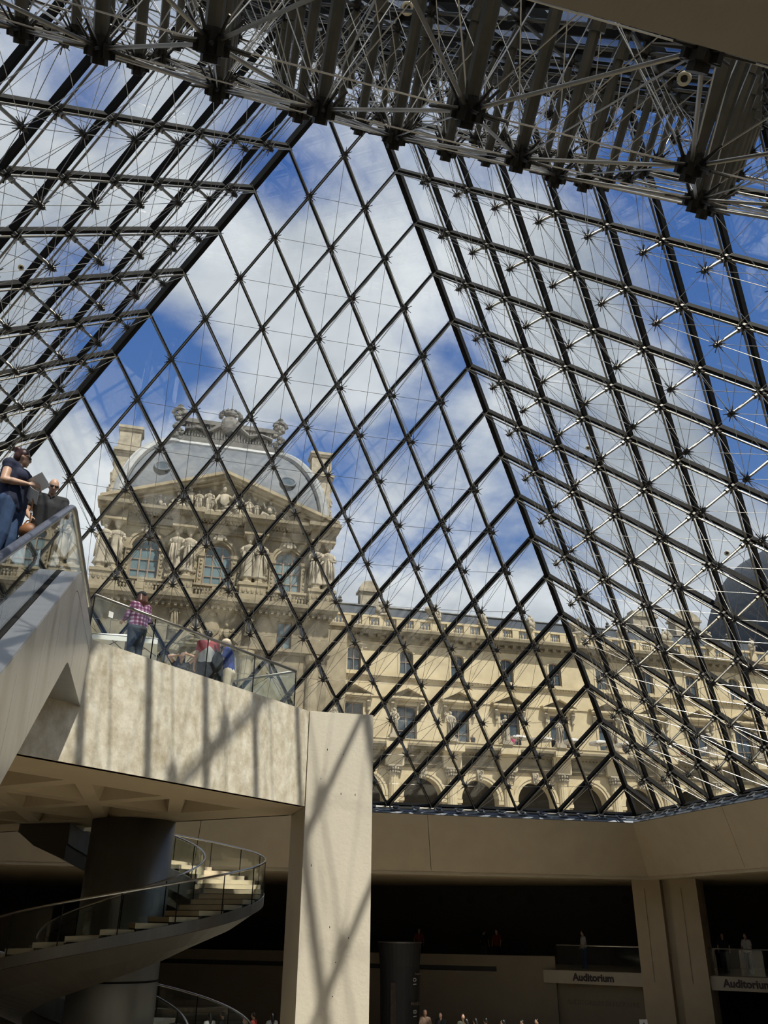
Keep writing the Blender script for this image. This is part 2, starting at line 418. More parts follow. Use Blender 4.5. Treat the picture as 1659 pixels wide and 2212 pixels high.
# --- panes
tpl = MB()
F0 = FACES[0]
def pane_local(pts, th=.022):
    """pane in a face frame with x along the base, y up the slope, z inward"""
    m = MB(); c = sum((Vector(p) for p in pts), Vector())/len(pts)
    ins = [c+(Vector(p)-c)*0.985 for p in pts]
    m.prism([v+Vector((0, 0, -th/2)) for v in ins], [v+Vector((0, 0, th/2)) for v in ins])
    return m
A0, B0, P0, _ = F0
wseg = (B0-A0).length/NSEG; sl = (P0-(A0+B0)/2).length/NSEG
rhomb = pane_local([(0, 0, 0), (wseg/2, sl, 0), (0, 2*sl, 0), (-wseg/2, sl, 0)]).mesh('pane', M_pglass)
tri = pane_local([(0, 0, 0), (wseg, 0, 0), (wseg/2, sl, 0)]).mesh('pane', M_pglass)
panes = []
for F in FACES:
    A, B, P, n = F
    ex = (B-A).normalized(); ey = (P-(A+B)/2).normalized()
    for i in range(NSEG):
        for mm in range(i+1, NSEG):
            o = npt(F, i+1, mm-i-1)
            panes.append((seen_size((o+ey*sl), sl), rhomb, frame_mat(ex, ey, n, o), o, ex, ey, n, 0))
        o = npt(F, i, 0)
        panes.append((seen_size(o+ex*wseg/2+ey*sl/2, sl*.7), tri, frame_mat(ex, ey, n, o), o, ex, ey, n, 1))
panes.sort(key=lambda t: -t[0])
for t in panes[:300]: inst('pane', t[1], pyr, t[2])
rest = MB()
for t in panes[300:]:
    me = t[1]; rest.add([t[2] @ v.co for v in me.vertices], [tuple(p.vertices) for p in me.polygons])
rest.build('panes_beyond', M_pglass, pyr, kind='stuff')
# --- struts, cast nodes and tie rods of the cable truss
um = MB(); um.tube((0, 0, 0), (0, 0, 1), 1, n=6); rod_me = um.mesh('tie_rod', M_rod, smooth=False)
sm = MB(); sm.tube((0, 0, 0), (0, 0, .06), .7, 1, n=8); sm.tube((0, 0, .06), (0, 0, .93), 1, n=8); sm.tube((0, 0, .13), (0, 0, .2), 1.7, n=8); sm.tube((0, 0, .93), (0, 0, 1), 1, .6, n=8)
strut_me = sm.mesh('strut', M_strut, smooth=False)
def node_mesh(r, h, sp, sr, lugs):
    m = MB(); m.tube((0, 0, -h), (0, 0, h*.8), r*.7, n=8); m.tube((0, 0, -h*.6), (0, 0, h*.55), r, n=8); m.tube((0, 0, h*.8), (0, 0, h*1.3), r*.42, n=6)
    for a in range(6):
        t = math.radians(30+60*a); m.tube((r*.8*math.cos(t), r*.8*math.sin(t), 0), (sp*math.cos(t), sp*math.sin(t), -.02), sr, sr*.55, n=6)
        t = math.radians(60*a); m.tube((r*.7*math.cos(t), r*.7*math.sin(t), .02), (sp*.65*math.cos(t), sp*.65*math.sin(t), sp*.6), sr*.9, sr*.5, n=5)
        if lugs: m.bar((r*.5*math.cos(t), r*.5*math.sin(t), -h*.1), (r*1.25*math.cos(t), r*1.25*math.sin(t), -h*.1), r*.5, h*.9)
    return m.mesh('cast_node', M_node)
node_me = node_mesh(.075, .115, .24, .017, False)
node_big = node_mesh(.105, .13, .32, .02, True)
jm = MB(); jm.tube((0, 0, .04), (0, 0, .42), .062, n=8); jm.tube((0, 0, .26), (0, 0, .36), .11, n=8)
for a in range(4):
    t = math.radians(45+90*a); jm.bar((0, 0, .3), (.2*math.cos(t), .2*math.sin(t), .34), .03, .07)
clamp_me = jm.mesh('joint_clamp', M_node)
struts, nodes, rods, clamps = [], [], [], []
for fi, F in enumerate(FACES):
    A, B, P, n = F
    ex = (B-A).normalized(); ey = (P-(A+B)/2).normalized()
    O = {}; I = {}
    for i in range(0, NSEG+1):
        for j in range(0, NSEG+1-i):
            O[i, j] = npt(F, i, j)+n*.33
            if i >= 1 and j >= 1 and i+j <= NSEG-1: I[i, j] = npt(F, i, j)+n*max(.5, depth(i, j)*(1.22 if fi == 2 else 1.0))
    for (i, j), q in I.items():
        p = O[i, j]; s = seen_size((p+q)/2, (q-p).length)
        struts.append((s, rod_matrix(p, q, .068 if fi == 2 else .043)))
        nodes.append((seen_size(q, .3), frame_mat(ex, ey, -n, q), fi))
        clamps.append((seen_size(p, .2), frame_mat(ex, ey, n, npt(F, i, j))))
        for di, dj in ((0, 1), (1, -1)):                     # bow cables along both bar families
            t = (i+di, j+dj)
            e = I.get(t) or O.get(t)
            if e: rods.append((q, e, .017 if fi == 2 else .0085))
            b_ = (i-di, j-dj)
            if b_ not in I and b_ in O: rods.append((q, O[b_], .010))
        for di, dj in ((0, 1), (0, -1), (1, -1), (-1, 1)):   # web rods back to the joints
            t = (i+di, j+dj)
            if t in O and t in I: rods.append((q, O[t], .007))
        for di, dj in ((1, 0), (-1, 2)):                     # level and steep ties
            t = (i+di, j+dj)
            if t in I: rods.append((q, I[t], .0075))
def place(name, arr, me, mtl, rname):
    arr.sort(key=lambda t: -t[0])
    for s, M_ in arr[:300]: inst(name, me, pyr, M_)
    r = MB(); V_ = [v.co.copy() for v in me.vertices]; P_ = [tuple(p.vertices) for p in me.polygons]
    for s, M_ in arr[300:]: r.add([M_ @ v for v in V_], P_)
    if len(arr) > 300: r.build(rname, mtl, pyr, kind='stuff')
place('strut', struts, strut_me, M_strut, 'struts_beyond')
nodes.sort(key=lambda t: -t[0])
for s_, M_, f_ in nodes[:300]: inst('cast_node', node_big if f_ == 2 else node_me, pyr, M_)
r_ = MB()
for s_, M_, f_ in nodes[300:]:
    me = node_big if f_ == 2 else node_me; r_.add([M_ @ v_.co for v_ in me.vertices], [tuple(p.vertices) for p in me.polygons])
r_.build('cast_nodes_beyond', M_node, pyr, kind='stuff')
place('joint_clamp', clamps, clamp_me, M_node, 'joint_clamps_beyond')
place('tie_rod', [(seen_size((p+q)/2, (q-p).length*.5)*r, rod_matrix(p, q, r)) for p, q, r in rods], rod_me, M_rod, 'tie_rods_beyond')
# --- small ring lamps clipped to the cables
for c_, rr in (((-1.07, -9.55, 9.78), .11), ((2.77, -11.32, 7.03), .10), ((-7.74, -3.24, 7.86), .06), ((9.42, 4.12, 10.31), .08), ((13.68, 3.38, 6.55), .08)):
    c_ = Vector(c_); ax = (CAM-c_).normalized(); u_ = ax.cross(UP).normalized(); v_ = u_.cross(ax)
    m = MB(); ring_ = [c_+(u_*math.cos(2*math.pi*q/14)+v_*math.sin(2*math.pi*q/14))*rr*.8 for q in range(15)]
    m.path(ring_, rr*.3, 6); lp_ = m.build('ring_lamp', M_brass, pyr, smooth=True)
    m = MB(); m.tube(c_, c_-ax*.1, rr*.6, n=12); m.build('lamp_body', M_node, lp_)
# --- gutter and floodlights round the foot of the glass
for k, nm in ((0, 'north'), (1, 'east'), (3, 'west')):
    R_ = Matrix.Rotation(-k*math.pi/2, 3, 'Z')
    m = MB(); P4 = [(-17.66, 17.66, -.06), (17.66, 17.66, -.06), (17.5, 17.5, -.06), (-17.5, 17.5, -.06)]
    A = [(-17.62, 17.62, -.09), (17.62, 17.62, -.09), (17.24, 17.24, -.36), (-17.24, 17.24, -.36)]
    B = [(-18.2, 18.2, -.09), (18.2, 18.2, -.09), (18.2, 18.2, -.36), (-18.2, 18.2, -.36)]
    m.prism([R_ @ Vector(v) for v in A], [R_ @ Vector(v) for v in B])
    gt = m.build('gutter', M_gutter, None); tag(gt, {0: 'blue grey gutter with floodlights at the foot of the facing glass', 1: 'blue grey gutter with floodlights at the foot of the right-hand glass', 3: 'blue grey gutter with floodlights at the foot of the left-hand glass'}[k], 'gutter')
    m = MB(); m.prism([R_ @ Vector(v) for v in [(-17.2, 17.2, -.38), (17.2, 17.2, -.38), (17.15, 17.15, -.455), (-17.15, 17.15, -.455)]],
                      [R_ @ Vector(v) for v in [(-17.7, 17.7, -.38), (17.7, 17.7, -.38), (17.7, 17.7, -.455), (-17.7, 17.7, -.455)]])
    m.build('lip', M_gutter_lt, gt)
    if k == 3: continue
    up_ = Vector((0, -.38, -.27)).normalized(); nrm_ = Vector((0, -.27, .38)).normalized()*-1
    tilt = Vector((0, -0.58, -0.815))
    for q in range(36):
        x = -17.2+34.4*(q+.5)/36
        base = Vector((x, 17.43, -.235)); u = Vector((1, 0, 0)); v = Vector((0, -.815, -.58)).normalized(); w = u.cross(v)
        if w.y > 0: w = -w
        m = MB()
        pts = [base+u*a+v*b_ for a, b_ in ((-.19, -.17), (.19, -.17), (.19, .17), (-.19, .17))]
        m.prism([R_ @ p for p in pts], [R_ @ (p+w*.05) for p in pts])
        pl = m.build('floodlight', M_gutter_lt, gt)
        m = MB(); cc = [base+u*.115*math.cos(t)+v*.115*math.sin(t) for t in [2*math.pi*i/10 for i in range(10)]]
        m.prism([R_ @ (p+w*.04) for p in cc], [R_ @ (p+w*.09) for p in cc])
        m.build('lens', M_black, pl)
# ================================================================ PALACE
def statue_mesh(name, Hh=2.6, seed=1, mtl=None, nude=False, arm=0.0):
    """standing robed figure: folds, head, two arms; base at z=0, faces -y"""
    rnd = random.Random(seed); m = MB(); s = Hh/2.6
    prof = [(0, .44), (.10, .42), (.5, .36), (.95, .33), (1.25, .31), (1.5, .34), (1.75, .30), (1.95, .36), (2.12, .40), (2.2, .24), (2.26, .12)]
    ph = rnd.random()*6; lean = rnd.uniform(-.08, .08); rings = []
    for z, r in prof:
        ring = []; fold = max(0, 1-z/1.9)
        for k in range(20):
            a = 2*math.pi*k/20
            f = 1+fold*.16*math.sin(a*7+ph+z*1.2)+.06*math.sin(a*3+ph*2+z*3)
            ring.append((r*f*math.cos(a)*s+lean*math.sin(z*1.4)*s, r*.72*f*math.sin(a)*s, z*s))
        rings.append(ring)
    m.loft(rings)
    m.tube((lean*s*.2, 0, 2.2*s), (lean*s*.3, -.02*s, 2.34*s), .085*s, .08*s, 8)
    m.ball((lean*s*.3, -.04*s, 2.44*s), (.125*s, .15*s, .175*s), 10, 8, seed, .1, 3)
    m.ball((lean*s*.3, .02*s, 2.50*s), (.15*s, .16*s, .14*s), 8, 6, seed+3, .25, 4)
    for sd in (-1, 1):
        e = Vector((sd*(.45+.05*rnd.random()), -.08-.1*rnd.random(), 1.68))*s; h_ = Vector((sd*rnd.uniform(.05, .45), -.36, 1.55+rnd.uniform(-.35, .55)+arm))*s
        sh = Vector((sd*.36, 0, 2.08))*s
        m.path([sh, (sh+e)/2, e], [.105*s, .1*s, .085*s], 7); m.path([e, (e+h_)/2, h_], [.085*s, .07*s, .05*s], 7); m.ball(h_, .075*s, 6, 5)
    for k in range(3):   # loose drapery
        a = rnd.uniform(-2.6, -.5); m.path([(.36*math.cos(a)*s, .3*math.sin(a)*s, 1.75*s), (.42*math.cos(a+.15)*s, .38*math.sin(a+.15)*s, 1.1*s), (.46*math.cos(a+.1)*s, .4*math.sin(a+.1)*s, .35*s)], [.05*s, .075*s, .03*s], 6)
    me = m.mesh(name, mtl or M_statue, smooth=True)
    return me
def seated_mesh(name, Hh=1.8, seed=1, mtl=None, flip=1):
    """reclining or seated relief figure, base at z=0, faces -y"""
    m = MB(); s = Hh/1.8; f = flip; rnd = random.Random(seed)
    m.path([(0, 0, .35*s), (.05*f*s, -.02, .8*s), (-.02*f*s, 0, 1.22*s)], [.3*s, .27*s, .25*s], 9)
    m.ball((-.03*f*s, -.06*s, 1.58*s), (.13*s, .15*s, .18*s), 9, 7, seed, .15, 3)
    m.path([(.05*f*s, 0, .35*s), (.55*f*s, -.22*s, .5*s), (.72*f*s, -.25*s, .1*s)], [.2*s, .17*s, .1*s], 8)
    m.path([(0, .05, .3*s), (.62*f*s, -.05*s, .38*s), (1.0*f*s, -.1*s, .08*s)], [.2*s, .15*s, .09*s], 8)
    m.path([(-.26*f*s, 0, 1.2*s), (-.48*f*s, -.1*s, .8*s), (-.4*f*s, -.2*s, .45*s)], [.1*s, .085*s, .06*s], 7)
    m.path([(.22*f*s, 0, 1.2*s), (.42*f*s, -.2*s, 1.0*s), (.55*f*s, -.25*s, 1.3*s+rnd.uniform(-.3, .3))], [.1*s, .08*s, .055*s], 7)
    m.path([(-.6*f*s, .05, .12*s), (.1*f*s, -.1*s, .2*s), (.95*f*s, -.05*s, .05*s)], [.12*s, .2*s, .08*s], 8)
    return m.mesh(name, mtl or M_statue, smooth=True)
def trophy_mesh(name, seed, mtl=None, s=1.0):
    m = MB(); rnd = random.Random(seed)
    m.box(-.55*s, .55*s, -.3*s, .3*s, 0, .22*s)
    for k in range(7):
        m.ball((rnd.uniform(-.45, .45)*s, rnd.uniform(-.2, .1)*s, rnd.uniform(.35, 1.0)*s), (rnd.uniform(.16, .32)*s, rnd.uniform(.15, .25)*s, rnd.uniform(.2, .4)*s), 9, 7, seed+k, .35, 3)
    for sd in (-1, 1):   # two little figures side by side
        x = sd*.28*s
        m.path([(x, 0, .2*s), (x*1.1, -.03, .7*s), (x*.9, 0, 1.12*s)], [.2*s, .2*s, .15*s], 8); m.ball((x*.9, -.04*s, 1.33*s), .12*s, 8, 6)
        m.path([(x, 0, 1.08*s), (x*1.9, -.1*s, .85*s), (x*1.6, -.2*s, .55*s)], [.08*s, .07*s, .05*s], 6)
    return m.mesh(name, mtl or M_statue, smooth=True)
def baluster_prof(h):
    return [(.07, 0), (.07, .08*h), (.045, .12*h), (.1, .38*h), (.045, .72*h), (.05, .86*h), (.075, .92*h), (.075, h)]
def balustrade(m, x0, x1, y, z0, z1, step=.3, n=6):
    k = int((x1-x0)/step)
    for i in range(k):
        m.lathe(baluster_prof(z1-z0-.26), (x0+(i+.5)*(x1-x0)/k, y, z0+.12), n)
    return m
def window(parent, cx, w, z0, z1, y, cols=2, rows=(.33, .66), arched=False, rise=0.0, fm=None, pm=None, name='window', fw=.09):
    """frame and mullions, pane as sub-part"""
    fm = fm or M_winframe; pm = pm or M_wpane; m = MB(); x0, x1 = cx-w/2, cx+w/2
    zs = z1-rise
    m.box(x0, x0+fw, y-.04, y+.08, z0, zs); m.box(x1-fw, x1, y-.04, y+.08, z0, zs); m.box(x0+fw, x1-fw, y-.04, y+.08, z0, z0+fw)
    if not rise: m.box(x0+fw, x1-fw, y-.04, y+.08, z1-fw, z1)
    else:
        for i in range(12):
            a, b_ = math.pi*i/12, math.pi*(i+1)/12; r = w/2
            P_ = lambda q, t, yy: (cx+(r-q)*math.cos(t), yy, zs+(rise-q)*math.sin(t))
            m.prism([P_(0, a, y-.04), P_(fw, a, y-.04), P_(fw, b_, y-.04), P_(0, b_, y-.04)], [P_(0, a, y+.08), P_(fw, a, y+.08), P_(fw, b_, y+.08), P_(0, b_, y+.08)])
    for c_ in range(1, cols):
        x = x0+w*c_/cols; top = z1-fw*.5
        if rise: top = zs+rise*math.sqrt(max(0, 1-((x-cx)/(w/2))**2))-.02
        m.box(x-fw*.55, x+fw*.55, y-.05, y+.06, z0+fw, top)
    for r_ in rows:
        z = z0+(z1-z0)*r_; hw = w/2-fw*.5
        m.box(cx-hw, cx+hw, y-.03, y+.05, z-fw*.4, z+fw*.4)
    f = m.build(name, fm, parent)
    # panes between the mullions
    zr = [z0]+[z0+(z1-z0)*r_ for r_ in rows]+[zs if rise else z1]
    zr = [z for z in zr if z <= (zs if rise else z1)+.001]
    if zr[-1] < (zs if rise else z1): zr.append(zs if rise else z1)
    for c_ in range(cols):
        for q in range(len(zr)-1):
            if zr[q+1]-zr[q] < .12: continue
            p = MB(); p.box(x0+w*c_/cols+.02, x0+w*(c_+1)/cols-.02, y+.045, y+.075, zr[q]+.02, zr[q+1]-.02)
            p.build('pane', pm, f)
    if rise:
        p = MB(); pts = [(cx+(w/2-.03)*math.cos(math.pi*i/12), zs+(rise-.03)*math.sin(math.pi*i/12)) for i in range(13)]
        p.prism([(x, y+.045, z) for x, z in pts], [(x, y+.075, z) for x, z in pts]); p.build('pane', pm, f)
    return f

# ---------------------------------------------------------------- long wing on the right
wing = thing('palace_wing', 'long three-storey stone palace wing with arcade, pedimented windows and balustrade', 'building', (35, 60, 0))
X0, X1, BAY = 9.6, 78.0, 5.35
BX = [19.07+BAY*k for k in range(-1, 11)]
YW, YA = 60.0, 55.0
ops = []
for x in BX:
    ops.append((x-.68, x+.68, 17.45, 19.85)); ops.append((x-1.0, x+1.0, 10.6, 14.3))
w = MB(); w.wall(X0, X1, YW, YW+.7, 9.4, 21.0, ops)
for x in BX: w.spandrel(x, 19.45, .68, 19.86, YW, YW+.7, 8, rise=.38)
w.build('upper_wall', M_stone, wing)
w = MB(); w.box(X0, X1, YW-.12, YW+.2, 16.75, 17.0); w.box(X0, X1, YW-.3, YW+.2, 17.0, 17.22); w.box(X0, X1, YW-.1, YW+.2, 15.0, 15.14)
for i in range(int((X1-X0)/.32)): w.box(X0+i*.32, X0+i*.32+.17, YW-.22, YW, 16.84, 16.99)
w.build('string_course', M_stone, wing)
w = MB()
for z0_, z1_, pr in ((20.45, 20.7, .15), (20.7, 21.0, .28), (21.15, 21.45, .75), (21.45, 21.75, 1.0)): w.box(X0, X1, YW-pr, YW+.7, z0_, z1_)
w.box(X0, X1, YW-.2, YW+.7, 21.0, 21.15)
for i in range(int((X1-X0)/.9)): w.box(X0+i*.9, X0+i*.9+.36, YW-.66, YW, 20.82, 21.15)
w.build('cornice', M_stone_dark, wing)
w = MB(); w.box(X0, X1, YW-.75, YW-.35, 21.75, 21.92); w.box(X0, X1, YW-.78, YW-.32, 22.74, 22.95)
for x in BX:
    for dx in (-2.67, -.9, .9): w.box(x+dx-.35, x+dx+.35, YW-.76, YW-.34, 21.92, 22.74)
w.build('balustrade_rail', M_stone, wing)
w = MB()
for x in BX:
    for a, b_ in ((-2.3, -1.27), (-.53, .53), (1.27, 2.3)): balustrade(w, x+a, x+b_, YW-.55, 21.80, 22.86, .26)
w.build('balusters', M_stone, wing, kind='stuff')
w = MB(); w.prism([(X0, 60.9, 22.0), (X0, 62.4, 24.95), (X0, 66, 25.2), (X0, 70, 22.0)], [(X1, 60.9, 22.0), (X1, 62.4, 24.95), (X1, 66, 25.2), (X1, 70, 22.0)])
rf = w.build('roof', M_slate_dark, wing)
w = MB(); w.tube((X0, 62.4, 25.0), (X1, 62.4, 25.0), .13, n=6); w.tube((X0, 61.65, 23.6), (X1, 61.65, 23.6), .09, n=6)
w.build('ridge_lead', M_lead_dark, rf)
for q in range(14):
    w = MB(); x = X0+3+q*5.1; w.lathe([(.05, 0), (.22, .1), (.28, .3), (.12, .45), (.2, .6), (.02, .85)], (x, 62.38, 25.05), 8); w.build('crest_ornament', M_lead_dark, rf)
tm = [trophy_mesh('roof_sculpture', 3+k) for k in range(3)]
for k, x in enumerate(BX):
    for dx, sc in ((-2.67, 1.15),):
        inst('roof_sculpture', tm[k % 3], wing, Matrix.Translation((x+dx, YW-.55, 22.95)) @ Matrix.Rotation(.4*(k % 5-2), 4, 'Z') @ Matrix.Scale(sc*(1+.12*((k*7) % 3-1)), 4))
for x in BX:
    window(wing, x, 1.36, 17.45, 19.83, YW+.3, 2, (.52,), rise=.38, pm=M_wpane_dk)
    m = MB(); m.box(x-.9, x-.68, YW-.07, YW+.1, 17.25, 19.5); m.box(x+.68, x+.9, YW-.07, YW+.1, 17.25, 19.5)
    for i in range(8):
        a, b_ = math.pi*i/8, math.pi*(i+1)/8
        P_ = lambda r, t, yy: (x+r*math.cos(t), yy, 19.45+(r*.56)*math.sin(t))
        m.prism([P_(.68, a, YW-.07), P_(.9, a, YW-.07), P_(.9, b_, YW-.07), P_(.68, b_, YW-.07)], [P_(.68, a, YW+.1), P_(.9, a, YW+.1), P_(.9, b_, YW+.1), P_(.68, b_, YW+.1)])
    m.build('window_surround', M_stone, wing)
    # tall window with pediment on brackets
    window(wing, x, 2.0, 10.6, 14.3, YW+.32, 2, (.36, .72), pm=M_wpane_dk)
    m = MB(); m.box(x-1.25, x-1.0, YW-.09, YW+.1, 10.4, 14.5); m.box(x+1.0, x+1.25, YW-.09, YW+.1, 10.4, 14.5); m.box(x-1.0, x+1.0, YW-.09, YW+.1, 14.3, 14.5)
    m.box(x-1.85, x+1.85, YW-.6, YW+.1, 14.85, 15.05); m.box(x-1.75, x+1.75, YW-.45, YW+.1, 14.7, 14.85)
    pd = m.build('window_pediment', M_stone, wing)
    m = MB(); m.bar((x-1.95, YW-.28, 15.1), (x, YW-.28, 15.98), .75, .17, (0, 0, 1)); m.bar((x+1.95, YW-.28, 15.1), (x, YW-.28, 15.98), .75, .17, (0, 0, 1)); m.build('raking_cornice', M_stone, pd)
    m = MB(); m.prism([(x-1.7, YW-.1, 15.05), (x+1.7, YW-.1, 15.05), (x, YW-.1, 15.85)], [(x-1.7, YW+.1, 15.05), (x+1.7, YW+.1, 15.05), (x, YW+.1, 15.85)]); m.build('tympanum', M_stone_dark, pd)
    for sd in (-1, 1):
        m = MB(); xx = x+sd*1.48
        m.path([(xx, YW-.38, 14.72), (xx, YW-.42, 14.4), (xx, YW-.2, 13.95), (xx, YW-.22, 13.6), (xx, YW-.1, 13.35)], [.19, .21, .14, .17, .06], 8); m.build('bracket', M_statue, pd)
# chimneys
def chimney(parent, cx, y, w_, d_, z0, z1, mtl, rounded=False):
    m = MB(); m.box(cx-w_/2, cx+w_/2, y-d_/2, y+d_/2, z0, z1-.75); m.box(cx-w_/2-.2, cx+w_/2+.2, y-d_/2-.2, y+d_/2+.2, z1-.75, z1-.5)
    m.box(cx-w_/2-.08, cx+w_/2+.08, y-d_/2-.08, y+d_/2+.08, z1-.5, z1-.35); m.box(cx-w_/2-.12, cx+w_/2+.12, y-d_/2-.12, y+d_/2+.12, z0, z0+.5)
    if rounded:
        pts = [(cx+(w_/2+.05)*math.cos(math.pi*i/10), z1-.36+(.9)*math.sin(math.pi*i/10)) for i in range(11)]
        m.prism([(x, y-d_/2, z) for x, z in pts], [(x, y+d_/2, z) for x, z in pts])
    else: m.box(cx-w_/2+.1, cx+w_/2-.1, y-d_/2+.1, y+d_/2-.1, z1-.35, z1)
    return m.build('chimney', mtl, parent)
chimney(wing, 16.0, 64, 2.0, 1.2, 23.5, 27.7, M_statue, True)
chimney(wing, 48.6, 64, 3.0, 1.4, 23.5, 28.0, M_statue)
chimney(wing, 54.2, 64, 3.3, 1.4, 23.5, 28.0, M_statue, True)
# arcade, with the terrace on top
AX0 = 8.4
ops = [(x-1.75, x+1.75, -1, 7.0) for x in BX]
w = MB(); w.wall(AX0, X1, YA, YA+1.0, -.05, 8.3, ops)
for x in BX: w.spandrel(x, 5.2, 1.75, 7.01, YA, YA+1.0, 16)
w.build('arcade_wall', M_stone, wing)
w = MB(); w.box(AX0, X1, YA+4.6, YA+4.9, -.05, 9.2); w.box(AX0, X1, YA+1.0, YA+5.0, 8.5, 8.8); w.build('arcade_back_wall', M_dark_in, wing)
w = MB(); w.box(AX0, X1, YA-.16, YA+.4, 7.72, 7.95); w.box(AX0, X1, YA-.28, YA+.4, 7.95, 8.2); w.box(AX0, X1, YA-.1, YA+.5, 8.2, 9.05)
w.box(AX0, X1, YA-.4, YA+.5, 9.05, 9.2); w.box(AX0, X1, YA-.85, YA+.5, 9.2, 9.42); w.box(AX0, X1, YA-1.0, YA+.5, 9.42, 9.62)
for i in range(int((X1-AX0)/.36)): w.box(AX0+i*.36, AX0+i*.36+.18, YA-.36, YA, 8.98, 9.18)
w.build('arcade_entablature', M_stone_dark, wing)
w = MB(); w.box(AX0, X1, YA-.55, YA+.1, 9.62, 9.98); w.box(AX0, X1, YA-.62, YA+.2, 9.98, 10.06); w.build('terrace_parapet', M_stone, wing)
w = MB(); w.box(AX0, X1, YA+.1, YW+.2, 9.2, 9.5); w.build('terrace_floor', M_paving, wing)
for k, x in enumerate(BX):
    m = MB(); m.arc(x, 5.2, 1.75, 1.98, YA-.10, YA+.1, n=16); m.arc(x, 5.2, 2.0, 2.22, YA-.16, YA+.1, n=16); m.box(x-2.3, x-1.7, YA-.16, YA+.3, 4.85, 5.15); m.box(x+1.7, x+2.3, YA-.16, YA+.3, 4.85, 5.15)
    a_ = m.build('archivolt', M_stone, wing)
    m = MB(); m.prism([(x-.22, YA-.34, 6.8), (x+.22, YA-.34, 6.8), (x+.32, YA-.34, 7.7), (x-.32, YA-.34, 7.7)], [(x-.22, YA, 6.8), (x+.22, YA, 6.8), (x+.32, YA, 7.7), (x-.32, YA, 7.7)])
    for q in range(5): m.ball((x+.12*math.sin(q*2), YA-.36, 6.95+q*.16), .13, 7, 5, q+k, .3, 3)
    m.build('keystone', M_statue, a_)
    xc = x+BAY/2; m = MB()     # fluted engaged column with leafy capital
    rings = []
    for z in (-.05, 6.95):
        rr = .52 if z < 1 else .45
        rings.append([(xc+rr*(1-.07*(q % 2))*math.cos(2*math.pi*q/28), YA-.12+rr*(1-.07*(q % 2))*math.sin(2*math.pi*q/28), z) for q in range(28)])
    m.loft(rings); cl = m.build('column', M_stone, wing)
    m = MB(); m.lathe([(.46, 6.9), (.5, 7.0), (.46, 7.1), (.5, 7.3), (.66, 7.62)], (xc, YA-.12, 0), 12); m.box(xc-.68, xc+.68, YA-.8, YA+.2, 7.62, 7.74)
    for q in range(9):
        for r_, zz_ in ((.54, 7.18), (.62, 7.45)):
            t = math.pi+math.pi*q/8; m.ball((xc+r_*math.cos(t), YA-.12+r_*math.sin(t), zz_), (.12, .12, .14), 6, 5, q, .3, 3)
    m.build('capital', M_statue, cl)
    m = MB(); m.box(xc-.85, xc+.85, YA-.55, YA, 7.74, 9.1); m.box(xc-.95, xc+.95, YA-1.25, YA, 9.1, 9.62); m.build('entablature_block', M_stone, cl)
# ---------------------------------------------------------------- statues along the terrace
svar = [statue_mesh('standing_statue', 2.55, 20+k) for k in range(4)]
spots = [BX[0]+BAY/2+BAY*k for k in range(-1, 10)]
words = ['beside the pillar top', 'second from the pillar', 'third from the pillar', 'left of the first white parasols', 'between two groups of white parasols',
         'by the corner of the glass', 'just right of the glass corner', 'second right of the glass corner', 'among the cables on the right', 'second from the right edge', 'at the right edge']
for k, x in enumerate(spots):
    t = thing('statue', 'grey stone statue of a robed figure on the terrace, '+words[k], 'statue', (x, YA-.25, 9.98), 'statues along the palace terrace')
    m = MB(); m.box(x-.5, x+.5, YA-.7, YA+.2, 10.06, 10.3); m.box(x-.42, x+.42, YA-.62, YA+.12, 10.3, 10.42); m.build('plinth', M_statue, t)
    o = inst('figure', svar[k % 4], t, Matrix.Translation((x, YA-.25, 10.42)) @ Matrix.Rotation(.3*((k*5) % 3-1), 4, 'Z') @ Matrix.Scale(.92, 4))
# ---------------------------------------------------------------- parasols and visitors on the terrace
def parasol(loc, rad, h, label, group, sides=8, square=False):
    t = thing('parasol', label, 'parasol', loc, group)
    x, y, z = loc; n = 4 if square else sides; off_ = math.pi/4 if square else 0
    top = Vector((x, y, z+h)); rim = [Vector((x+rad*math.cos(off_+2*math.pi*i/n), y+rad*math.sin(off_+2*math.pi*i/n), z+h-rad*.24)) for i in range(n)]
    m = MB(); d_ = Vector((0, 0, .03))
    for i in range(n):
        a, b_ = rim[i], rim[(i+1) % n]; m.prism([top, a, b_], [top-d_, a-d_, b_-d_])
        m.prism([a-d_*.5, b_-d_*.5, b_-Vector((0, 0, .16)), a-Vector((0, 0, .16))], [a*1.0+(top-a)*.01-d_*.5, b_+(top-b_)*.01-d_*.5, b_+(top-b_)*.01-Vector((0, 0, .16)), a+(top-a)*.01-Vector((0, 0, .16))])
    m.build('canopy', M_white, t)
    m = MB(); m.tube((x, y, z), (x, y, z+h+.06), .03, n=8); m.build('pole', M_steel, t)
    m = MB(); m.lathe([(.32, 0), (.32, .06), (.06, .1)], (x, y, z), 12); m.build('base', M_node, t)
    hub = Vector((x, y, z+h-rad*.42))
    for i in range(n):
        m = MB(); m.tube(hub, top+(rim[i]-top)*.6-d_*1.5, .014, n=5); m.tube(top-d_*1.4, rim[i]-d_*1.4, .013, n=5); m.build('rib', M_winframe, t)
for k, (x, lab) in enumerate([(28.9, 'white café parasol right of the third terrace statue'), (31.3, 'white café parasol over the two standing visitors'), (34.7, 'white café parasol half hidden behind a terrace statue'),
                 (37.6, 'white café parasol above the dark-haired visitor'), (40.4, 'white café parasol at the glass corner'), (44.2, 'white café parasol right of the glass corner'), (49.5, 'white café parasol seen through the cables'), (57.0, 'white café parasol at the far right')]):
    parasol((x+.6, 57.6, 9.5), 1.15, 2.2, lab, 'white parasols on the café terrace')

